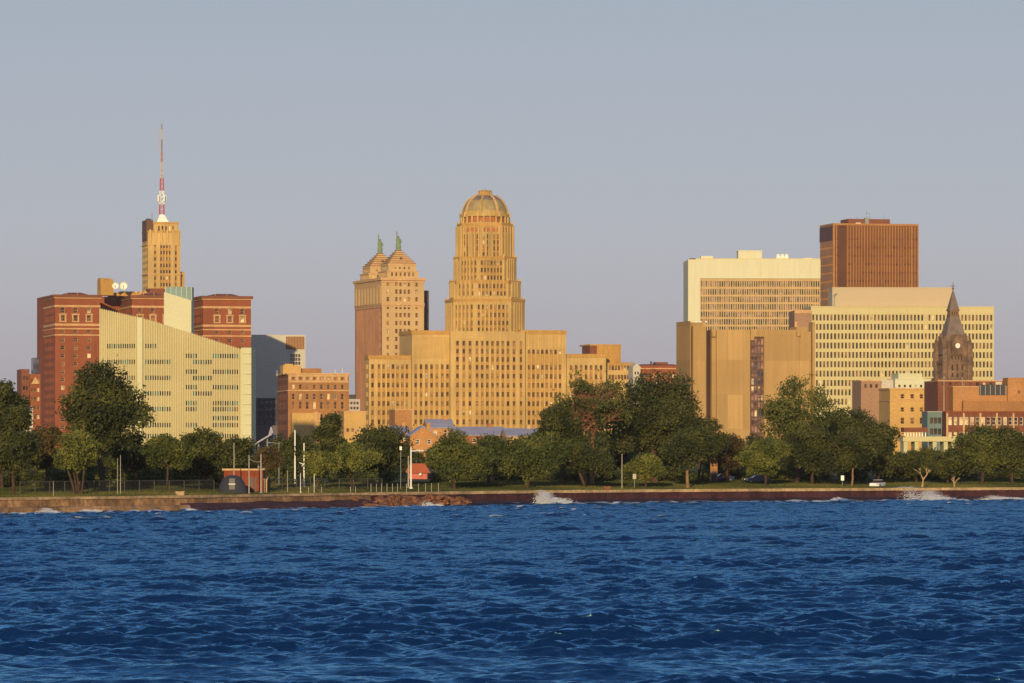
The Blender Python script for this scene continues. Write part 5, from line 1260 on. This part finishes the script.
# the second row behind: shared meshes, nothing in the photo tells these apart
protos = []
for k in range(5):
    V, tone, lb = make_crown(300 + k, 12.0, 11.5, .9, 5200, .62, 18)
    root = empty('background_tree'); c = leaves_object(V, tone, LEAF['dark' if k % 3 else 'mid'], root); tr = trunk_object(300 + k, 12, 11, .9, lb, BARK, root, .28)
    protos.append((root, c, tr))
rnd = random.Random(77); used = set()
xs_ = [-189 + 17.5*i for i in range(81)]
for i, px in enumerate(xs_):
    k = rnd.randrange(5); px += rnd.uniform(-8, 8); d = rnd.uniform(80, 190)
    x, y, z0 = spot(px, d); topy = rnd.uniform(433, 447)
    if 540 < px < 720: topy -= 14
    if 385 < px < 425: topy = 447
    if 892 < px < 966: topy = 452
    sc_ = (Z_at(topy, y) - z0) / 12.0
    r, c, t = protos[k]
    if k in used:
        r2 = r.copy(); COL.objects.link(r2)
        for ch in (c, t): q = ch.copy(); COL.objects.link(q); q.parent = r2
        r = r2
    used.add(k)
    r.location = (x, y, z0); r.rotation_euler = (0, 0, rnd.uniform(0, 6.28)); w = rnd.uniform(.95, 1.35); r.scale = (sc_*w, sc_*w, sc_)
    tag(r, 'dark green tree of the back row filling gaps behind the shoreline trees', 'tree', 'back row of park trees')

# shrubs closing the gaps under the trees
bushes = []
for k in range(3):
    V, tone, lb = make_crown(400 + k, 3.0, 6.5, -.2, 2000, .42, 12)
    root = empty('shrub'); bushes.append((root, leaves_object(V, tone, LEAF['dark' if k else 'mid'], root)))
rnd = random.Random(31)
for i in range(58):
    px = -8 + 18.2*i + rnd.uniform(-7, 7)
    if 395 < px < 436 or 222 < px < 268: continue
    x, y, z0 = spot(px, rnd.uniform(58, 85)); r, c = bushes[i % 3]
    if i >= 3: r = r.copy(); COL.objects.link(r); q = c.copy(); COL.objects.link(q); q.parent = r
    r.location = (x, y, z0); r.rotation_euler = (0, 0, rnd.uniform(0, 6.28)); k = rnd.uniform(.7, 1.25); r.scale = (k*1.2, k, k*rnd.uniform(.8, 1.15))
    tag(r, 'dark shrub in the line of undergrowth below the park trees', 'shrub', 'undergrowth shrubs below the park trees')
def grass_blades():
    rng = np.random.default_rng(9); n = 150000
    px = rng.uniform(-25, 1050, n); d = 1.5 + 70*rng.uniform(0, 1, n)**1.5
    Y = np.full(n, 720.0)
    for _ in range(14): Y = np.interp((px-512)/F*Y, SX, SY) + d
    X = (px-512)/F*Y; Zg = np.interp(d, [o for o, z in OFFS], [z for o, z in OFFS])
    h = rng.uniform(.10, .30, n)*(.6 + .8*np.clip(noise_field(np.stack([X, Y, Zg], 1), 3, 14.0)*.5+.5, 0, 1)); w = rng.uniform(.06, .16, n); a = rng.uniform(-1.2, 1.2, n)
    cx, sx = np.cos(a)*w, np.sin(a)*w; lx, ly = rng.normal(0, .05, n), rng.normal(0, .05, n)
    P = lambda x, y, z: np.stack([x, y, z], 1)
    V = np.stack([P(X-cx, Y-sx, Zg-.02), P(X+cx, Y+sx, Zg-.02), P(X+cx*.3+lx, Y+sx*.3+ly, Zg+h), P(X-cx*.3+lx, Y-sx*.3+ly, Zg+h)], 1).reshape(-1, 3)
    tone = np.repeat(np.clip(.4 + .5*noise_field(np.stack([X, Y, Zg], 1), 4, 9.0) + rng.normal(0, .15, n), 0, 1), 4)
    m = leafmat('grass_blades', (.045, .052, .015), (.085, .088, .024), (.14, .125, .036))
    o = leaves_object(V, tone, m, None); o.name = 'grass'; o.data.name = 'grass'; tag(o, 'rough grass of the lawn behind the seawall', 'grass', None, 'stuff')
grass_blades()

# ------------------------------------------------------------------ park furniture
def pole(label, px, d, top, base=None, r=.09, mat=PALEPOLE, cat='pole', name='light_pole', arm=None, extra=None, group=None):
    x, y, z0 = spot(px, d); s = y/F; H = Z_at(top, y) - z0
    root = empty(name, (x, y, z0)); tag(root, label, cat, group)
    t = MB(); t.tube((0, 0, -.2), (0, 0, H), r, r*.7, mat, 8); t.build('post', root)
    t = MB(); t.lathe((0, 0, 0), [(r*2.6, -.1), (r*2.6, .18), (r*1.7, .3), (r*1.2, .32)], mat, 10); t.build('base', root)
    if arm:
        ax, az, hz = arm[0]*s, arm[1]*s, H - arm[2]*s if len(arm) > 2 else H - .3
        t = MB(); n = 6; p = Vector((0, 0, hz))
        for i in range(1, n+1):
            f = i/n; q = Vector((ax*f, 0, hz + az*math.sin(f*math.pi/2))); t.tube(p, q, r*.55, r*.5, mat, 6); p = q
        t.build('arm', root)
        t = MB(); sg = 1 if ax > 0 else -1
        t.lathe((ax + sg*.25, 0, hz+az-.12), [(.12, 0), (.3, .02), (.26, .14), (.1, .2)], STEEL, 10); t.build('lamp_head', root)
    return root, s, H
pole('thin white mast standing over the pump house roof', 234, 14, 443, r=.09)
pole('shorter pale pole at the left of the wired pair', 249, 6, 455, r=.10, name='utility_pole')
pole('taller pale pole at the right of the wired pair', 261, 5, 454, r=.12, name='utility_pole')
def cable():
    a, b2 = spot(249, 6), spot(261, 5); za, zb = Z_at(458.5, a[1]), Z_at(461.5, b2[1]); t = MB(); p = None
    for i in range(11):
        f = i/10; q = Vector((a[0]+(b2[0]-a[0])*f, a[1]+(b2[1]-a[1])*f, za+(zb-za)*f - .25*math.sin(math.pi*f)))
        if p is not None: t.tube(p, q, .06, .06, PALEPOLE, 5)
        p = q
    tag(t.build('power_cable'), 'sagging pale cable strung between the wired pair of poles', 'cable')
cable()
r, s, H = pole('tall grey street lamp with a curved arm beside the pump house', 279, 60, 441.5, r=.10, name='street_lamp', cat='street lamp', arm=(-8, 1.2, 2.2), mat=STEEL)
pole('tall slim white pole right of the grey street lamp', 295, 60, 430, r=.15, mat=WHITE)
r, s, H = pole('white pole with a starry bracket halfway up', 304, 40, 443, r=.13, mat=WHITE)
t = MB()
for k in range(6):
    a = k*math.pi/3; t.tube((0, 0, H*.52), (.75*math.cos(a), .5*math.sin(a), H*.52 + (.35 if k % 2 else -.25)), .10, .05, WHITE, 5)
t.build('bracket', r)
pole('white lamp pole with a long arm above the orange kiosk', 411, 24, 447, r=.15, mat=WHITE, name='street_lamp', cat='street lamp', arm=(13, .6, 4.2))
pole('pale stub pole left of the kiosk lamp', 408.5, 30, 456, r=.16)
pole('thin grey pole among the trees near the round yellow green tree', 622, 10, 454, r=.09)
pole('slim pole pair member by the tallest left tree, on its right', 120.5, 10, 455, r=.06)
pole('slim pole pair member by the tallest left tree, on its left', 117.5, 10, 458, r=.05)
pole('short lamp pole near the shaded picnic lawn', 287.5, 12, 470.5, r=.06, name='lamp_post', cat='lamp post')
pole('short white topped post in the shaded lawn at far left', 53.4, 8, 481, r=.05, name='lamp_post', cat='lamp post')
pole('left of the two slim white railing poles near the white pole', 300.5, 6, 473, r=.06, mat=WHITE)
pole('right of the two slim white railing poles near the white pole', 314.2, 6, 474, r=.06, mat=WHITE)

# railing posts along the wall top
for i, px in enumerate((308.5, 314, 321.5, 350.5, 355.5, 371, 376.5, 381.5, 387, 392.5, 397.5, 406.5, 418.5, 425.5, 431.5, 438.5)):
    x, y, z0 = spot(px, 2.0); h = 1.35 if px > 360 else .95
    root = empty('railing_post', (x, y, 2.1)); tag(root, 'pale slender post in the row along the wall top', 'post', 'railing posts along the wall')
    t = MB(); t.tube((0, 0, 0), (0, 0, h), .05, .045, PALEPOLE, 8); t.build('post', root); t = MB(); t.lathe((0, 0, h), [(.06, 0), (.06, .05), (.02, .11)], PALEPOLE, 8); t.build('cap', root)

# chain link fence behind the lawn
def fence(label, pa, pb, d, h=1.9, step=14):
    root = empty('chain_link_fence', spot(pa, d)); tag(root, label, 'fence'); o = root.location
    n = max(2, int((pb-pa)/step)); pts = [Vector(spot(pa+(pb-pa)*i/n, d)) - o for i in range(n+1)]
    for p in pts: t = MB(); t.tube(p + Vector((0, 0, -.1)), p + Vector((0, 0, h)), .05, .05, FENCEM, 6); t.build('post', root)
    t = MB()
    for p, q in zip(pts[:-1], pts[1:]): t.tube(p + Vector((0, 0, h-.03)), q + Vector((0, 0, h-.03)), .045, .045, FENCEM, 5)
    t.build('rail', root)
    t = MB()
    for p, q in zip(pts[:-1], pts[1:]):
        L = (q-p).length; m = int((L+h)/.35)
        for k in range(m):
            for sg in (1, -1):
                u0, z0 = k*.35-h, 0.0; u1, z1 = u0+h, h
                if u0 < 0: z0 = -u0; u0 = 0
                if u1 > L: z1 -= (u1-L); u1 = L
                if z1 <= z0: continue
                if sg < 0: z0, z1 = h-z0, h-z1
                a = p.lerp(q, u0/L); b2 = p.lerp(q, u1/L); dn = Vector((0, 0, 1)); hw = .016
                a = a + dn*z0; b2 = b2 + dn*z1
                t.face([a+dn*hw, a-dn*hw, b2-dn*hw, b2+dn*hw], FENCEM)
    t.build('wire_mesh', root)
fence('long chain link fence under the left trees', 20, 214, 20)
fence('chain link fence beside the pump house under the middle trees', 268, 382, 20)

# red brick pump house, dark canopy with a pale hatch
HATCHM = plain('dull_grey_hatch', (.12, .115, .12), .6)
def pump_house():
    x, y, z0 = spot(224, 24); s = y/F; w = 39*s; h = Z_at(470.5, y) - z0
    root = empty('pump_house', (x, y, z0)); tag(root, 'low flat roofed red brick pump house behind the wired poles', 'brick hut')
    RB = wallmat('pump_house_brick', (.24, .055, .03), .2, .5)
    t = MB(); t.box(0, w, 0, 5, -.3, h, RB)
    for k in range(6): t.box(.2+k*(w-.7)/5, .5+k*(w-.7)/5, -.15, -.002, -.3, h-.3, RB)
    t.build('wall', root)
    t = MB(); t.box(-.25, w+.25, -.3, 5.2, h+.003, h+.28, TERRA); t.build('roof', root)
    t = MB(); t.box(w-2.0, w-1.0, -.12, -.003, 0, 2.1, DARK); t.build('door', root)
    x, y, z0 = spot(232.5, 10); s = y/F
    root = empty('canopy_shelter', (x, y, z0)); tag(root, 'dark domed canvas shelter with a pale hatch before the pump house', 'shelter'); W = 14.5*s; Hh = Z_at(475, y)-z0
    t = MB(); prof = [(W*math.cos(a)**.8 if a < R(89) else .02, Hh*math.sin(a)) for a in [R(q) for q in (0, 12, 25, 38, 52, 66, 80, 90)]]
    n = 20; rings = [[(r_*math.cos(2*math.pi*i/n), r_*.5*math.sin(2*math.pi*i/n), zz) for i in range(n)] for r_, zz in prof]
    for a, b2 in zip(rings[:-1], rings[1:]):
        for i in range(n): j = (i+1) % n; t.face([a[i], a[j], b2[j], b2[i]], BLUECLOTH)
    t.build('canvas', root, True)
    t = MB(); t.box(-.42, .42, -W*.5-.05, -W*.3, Hh*.25, Hh*.82, HATCHM); t.box(-.5, .5, -W*.5-.1, -W*.5-.051, Hh*.5, Hh*.56, STEEL); t.build('hatch', root)
    # pale arched roof further back
    x, y, z0 = spot(256, 120); s = y/F
    root = empty('park_pavilion', (x, y, z0)); tag(root, 'pale roofed pavilion with a pointed grey gable behind the pump house', 'pavilion')
    h0, h1, w = Z_at(445, y)-z0, Z_at(435, y)-z0, 17*s
    t = MB()
    q0 = [(0, -4, h0), (w, -4, h1), (w, 4, h1), (0, 4, h0)]; q1 = [(a, b2, c+.3) for a, b2, c in q0]
    t.face(q0[::-1], GREYROOF); t.face(q1, GREYROOF)
    for i in range(4): j = (i+1) % 4; t.face([q0[i], q0[j], q1[j], q1[i]], GREYROOF)
    t.build('roof', root)
    for px_, y_ in ((.6, -3), (w-.8, -3), (.6, 3), (w-.8, 3)): t = MB(); t.tube((px_, y_, -.2), (px_, y_, h0 + (h1-h0)*px_/w), .18, .16, STEEL, 8); t.build('column', root)
    t = MB(); t.prism([(w-.9, -1), (w+.3, -1), (w+.3, 1), (w-.9, 1)], h1-.6, h1+1.4, GREYROOF, [(w-.4, -.3), (w-.2, -.3), (w-.2, .3), (w-.4, .3)]); t.build('gable', root)
pump_house()

def kiosk():
    x, y, z0 = spot(405.5, 120); s = y/F; w = 24*s
    root = empty('kiosk', (x, y, z0)); tag(root, 'bright orange red roofed kiosk on the lawn behind the street lamp', 'kiosk')
    h = Z_at(473, y)-z0; hr = Z_at(463.5, y)-z0
    t = MB(); t.box(.4, w-.4, 0, 4, -.2, h, REDP); t.build('wall', root)
    t = MB(); t.prism([(-.2, -.6), (w+.2, -.6), (w+.2, 4.6), (-.2, 4.6)], h+.003, hr, ORANGEP, [(w*.2, 1.6), (w*.8, 1.6), (w*.8, 2.4), (w*.2, 2.4)]); t.build('roof', root)
    t = MB(); t.lathe((w*.62, -.75, h-.5), [(.1, 0), (.28, .1), (.28, .35), (.1, .5)], WHITE, 10); t.build('lamp', root)
    for k in range(6): t = MB(); t.tube((.3+k*(w-.6)/5, -.5, -.2), (.3+k*(w-.6)/5, -.5, h), .06, .06, PALEPOLE, 6)
    for k in (0, 1): t = MB(); t.tube((w*(.45+.2*k), 2, hr-.2), (w*(.45+.2*k), 2, hr+.7), .18, .15, DARK, 6); t.build('chimney', root)
kiosk()

def block(label, name, cat, px, d, wpx, top, mat, cap=None, dep=1.0):
    x, y, z0 = spot(px, d); s = y/F; w = wpx*s; h = Z_at(top, y)-z0
    root = empty(name, (x, y, z0)); tag(root, label, cat)
    t = MB(); t.box(-w/2, w/2, 0, dep, -.2, h, mat); t.build('body', root)
    t = MB(); t.box(-w/2-.06, w/2+.06, -.06, dep+.06, h+.002, h+.12, cap or mat); t.build('lid', root)
block('small concrete box standing on the wall right of the olive tree', 'utility_box', 'utility box', 180, 1.3, 8.5, 492.2, CONCL)
block('pale utility cabinet right of the wired poles', 'utility_box', 'utility box', 265.5, 8, 3, 479.5, TERRA, dep=.6)
block('grey stone block on the wall before the round yellow green tree', 'stone_block', 'stone block', 607, 1.4, 7, 487, ROCK)

def sign(label, px, d, wpx, top, bot, mat):
    x, y, z0 = spot(px, d); s = y/F; w = wpx*s; za, zb = Z_at(bot, y)-z0, Z_at(top, y)-z0
    root = empty('sign_board', (x, y, z0)); tag(root, label, 'sign')
    t = MB(); t.box(-w/2, w/2, -.04, .04, za, zb, mat); t.build('panel', root)
    t = MB(); t.tube((0, .1, -.2), (0, .1, zb-.1), .05, .05, STEEL, 6); t.build('post', root)
sign('small white board on a post below the tall loose tree', 842.5, 12, 3.2, 475.5, 480.5, WHITE)
sign('small white board hanging high beside the kiosk trees', 400.7, 20, 2.2, 446.5, 450, WHITE)
sign('pale board on the lawn behind the low dark tree', 634.5, 14, 3.5, 474, 479, PALEPOLE)

# cars
def car(label, px, d, paint, yaw):
    x, y, z0 = spot(px, d); root = empty('parked_car', (x, y, z0), R(yaw)); tag(root, label, 'car', 'cars parked in the park')
    t = MB(); pr = [(-2.15, .35), (-2.2, .62), (-2.05, .86), (-1.1, .95), (1.45, 1.0), (2.1, .95), (2.15, .6), (2.1, .35)]
    def ext(pr, w0, w1, mat):
        a = [(px_, -w0 if i in () else -w0, zz) for i, (px_, zz) in enumerate(pr)]; b2 = [(px_, w0, zz) for px_, zz in pr]
        t.face(a, mat); t.face(b2[::-1], mat)
        for i in range(len(pr)): j = (i+1) % len(pr); t.face([a[j], a[i], b2[i], b2[j]], mat)
    ext(pr, .86, .86, paint); t.build('body', root)
    t = MB(); t.prism([(-1.05, -.8), (1.7, -.8), (1.7, .8), (-1.05, .8)], .95, 1.4, G_DARK, [(-.35, -.66), (1.15, -.66), (1.15, .66), (-.35, .66)]); t.build('window_band', root)
    t = MB(); t.prism([(-.42, -.7), (1.22, -.7), (1.22, .7), (-.42, .7)], 1.402, 1.47, paint, [(-.25, -.6), (1.05, -.6), (1.05, .6), (-.25, .6)]); t.build('roof', root)
    for sx in (-1.35, 1.35):
        for sy_ in (-.80, .80):
            w = MB(); w.tube((sx, sy_-.1, .33), (sx, sy_+.1, .33), .33, .33, TYRE, 16); wo_ = w.build('wheel', root)
            q = MB(); e = .105 if sy_ > 0 else -.105; q.tube((sx, sy_+e, .33), (sx, sy_+e*1.08, .33), .2, .18, STEEL, 12); q.build('rim', wo_)
    for sy_ in (-.6, .6): t = MB(); t.box(-2.24, -2.15, sy_-.2, sy_+.2, .62, .78, LAMPG); t.build('headlight', root)
car('white car parked facing the water under the right trees', 877.5, 9, CARW, 70)
car('left of the two navy cars in the shade near the courthouse lawn', 722, 62, CARB, 15)
car('right of the two navy cars in the shade, nearer the pale olive tree', 757, 48, CARB, 10)

# pale shacks glimpsed between the trees
def shack(label, px, d, wpx, top, mat, rmat):
    x, y, z0 = spot(px, d); s = y/F; w = wpx*s; h = Z_at(top, y)-z0
    root = empty('garden_shed', (x, y, z0)); tag(root, label, 'shed')
    t = MB(); t.box(-w/2, w/2, 0, 3, -.2, h*.75, mat); t.build('wall', root)
    t = MB(); t.prism([(-w/2-.2, -.3), (w/2+.2, -.3), (w/2+.2, 3.3), (-w/2-.2, 3.3)], h*.75+.003, h, rmat, [(-w/2, 1.4), (w/2, 1.4), (w/2, 1.6), (-w/2, 1.6)]); t.build('roof', root)
    t = MB(); t.box(-.45, .45, -.06, -.003, 0, min(2.0, h*.7), DARK); t.build('door', root)
shack('small red shed between trees left of the courthouse', 714, 58, 7, 452, ORBRICK, TILEROOF)
shack('orange shed partly hidden behind bushes by the navy cars', 733, 78, 14, 464, ORBRICK, TILEROOF)

# boulders against the wall
RKM = []
for k in range(6):
    bm = bmesh.new(); bmesh.ops.create_icosphere(bm, subdivisions=2, radius=.5); rr_ = random.Random(k)
    for v in bm.verts:
        f = noise.noise(v.co*2.2 + Vector((k*7, 0, 0))); v.co *= 1 + .55*f; v.co.z *= .7
    me = bpy.data.meshes.new('boulder'); bm.to_mesh(me); bm.free(); me.materials.append(ROCK); RKM.append(me)
rnd = random.Random(5)
for i in range(120):
    px = rnd.triangular(352, 478, 425); o = rnd.uniform(.2, 4.2); Y = 700.
    for _ in range(20): Y = shore_y(X_at(px, Y)) - o*1.4
    x = X_at(px, Y); zt = max(.0, 1.75 - o*.42) * rnd.uniform(.4, 1.0)
    ob = bpy.data.objects.new('boulder', RKM[i % 6]); COL.objects.link(ob)
    sz = rnd.uniform(.5, 1.7); ob.location = (x, Y, zt); ob.scale = (sz*1.3, sz, sz); ob.rotation_euler = (rnd.uniform(-.4, .4), rnd.uniform(-.4, .4), rnd.uniform(0, 6.28))
    tag(ob, 'rough reddish boulder in the heap against the middle of the seawall', 'boulder', 'boulders heaped against the seawall')

# breaking waves: spray thrown up against the wall
FOAM, fn_, fb_ = nmat('sea_foam'); fb_.inputs['Base Color'].default_value = (.78, .78, .82, 1); fb_.inputs['Roughness'].default_value = .9; fb_.inputs['Alpha'].default_value = .5
tcn = fn_.nodes.new('ShaderNodeTexCoord'); nzn = fn_.nodes.new('ShaderNodeTexNoise'); nzn.inputs['Scale'].default_value = 1.5
fn_.links.new(tcn.outputs['Object'], nzn.inputs['Vector']); rmp = fn_.nodes.new('ShaderNodeValToRGB'); rmp.color_ramp.elements[0].color = (.62, .64, .74, 1); rmp.color_ramp.elements[1].color = (.80, .81, .88, 1)
fn_.links.new(nzn.outputs[0], rmp.inputs[0]); fn_.links.new(rmp.outputs[0], fb_.inputs['Base Color'])
ICO = None
def splash(label, px, o, wpx, hpx, n, seed, peak=0.0, dens=1.0, name='wave_splash'):
    n = int(n*4.5)
    Y = 750.
    for _ in range(20): Y = shore_y(X_at(px, Y)) - o
    x = X_at(px, Y); s = Y/F; W, Hh = wpx*s, hpx*s; rng = np.random.default_rng(seed)
    bm = bmesh.new(); bmesh.ops.create_icosphere(bm, subdivisions=1, radius=1.0); base = np.array([v.co[:] for v in bm.verts]); fc = np.array([[v.index for v in f.verts] for f in bm.faces]); bm.free()
    vs, fs = [], []; jets = rng.uniform(-.5, .5, 9); jh = rng.uniform(.35, 1.0, 9); jl = rng.normal(0, .25, 9)
    for i in range(n):
        j = rng.integers(0, 9); f = rng.uniform(0, 1)**1.7
        j = int(np.argmin(np.abs(jets - rng.normal(peak, .24)))) if rng.uniform() < .8 else j; env = math.exp(-((jets[j]-peak)/.32)**2)
        zz = f*Hh*jh[j]*(.25+.75*env); xx = jets[j]*W + jl[j]*zz + rng.normal(0, .09*W*(1-.3*f)); yy = rng.normal(0, .8)
        r = (.035 + .11*(1-f)*rng.uniform(.1, 1)**2) * dens
        vs.append(base*r*np.array([1.2, 1, .9]) + np.array([xx, yy, zz-.1])); fs.append(fc + len(base)*i)
    V = np.concatenate(vs); Fc = np.concatenate(fs); me = bpy.data.meshes.new(name); me.from_pydata(V.tolist(), [], Fc.tolist()); me.materials.append(FOAM)
    me.polygons.foreach_set('use_smooth', [True]*len(me.polygons))
    ob = bpy.data.objects.new(name, me); COL.objects.link(ob); ob.location = (x, Y, .25); tag(ob, label, 'wave spray', None, 'stuff')
splash('white burst of spray against the wall right of the boulders', 544, 1.2, 46, 19, 1700, 1, -.02)
splash('long white splash breaking along the wall below the dead tree', 921, 1.0, 72, 18, 2100, 2, -.15, .9)
splash('low foamy breaker along the wall at the right edge', 995, 1.2, 66, 4.5, 700, 3, 0, .8)
splash('small breaker at the foot of the wall at far left', 46, 3.4, 24, 5, 420, 4, 0, .8)
splash('thin line of foam at the wall foot left of the olive tree', 88, 3.6, 26, 4, 320, 5, 0, .8)
splash('small curling breaker below the boulders', 426, 6, 26, 6, 420, 6, -.1, .85)
splash('little white breaker near the wall before the tall loose tree', 838, 3, 14, 6, 220, 7, 0, .8)

# ------------------------------------------------------------------ thin evening haze over the water and the town
hz = bpy.data.materials.new('evening_haze'); hz.use_nodes = True; hn = hz.node_tree; hn.nodes.clear()
ho = hn.nodes.new('ShaderNodeOutputMaterial'); pv = hn.nodes.new('ShaderNodeVolumePrincipled')
pv.inputs['Color'].default_value = (.92, .93, .97, 1); pv.inputs['Density'].default_value = .000025; pv.inputs['Anisotropy'].default_value = .1
hn.links.new(pv.outputs[0], ho.inputs['Volume'])
t = MB(); t.box(-12000, 12000, -800, 24000, -3, 190, hz); hb = t.build('haze'); tag(hb, 'thin pale evening haze over the river and town', 'haze', None, 'stuff')
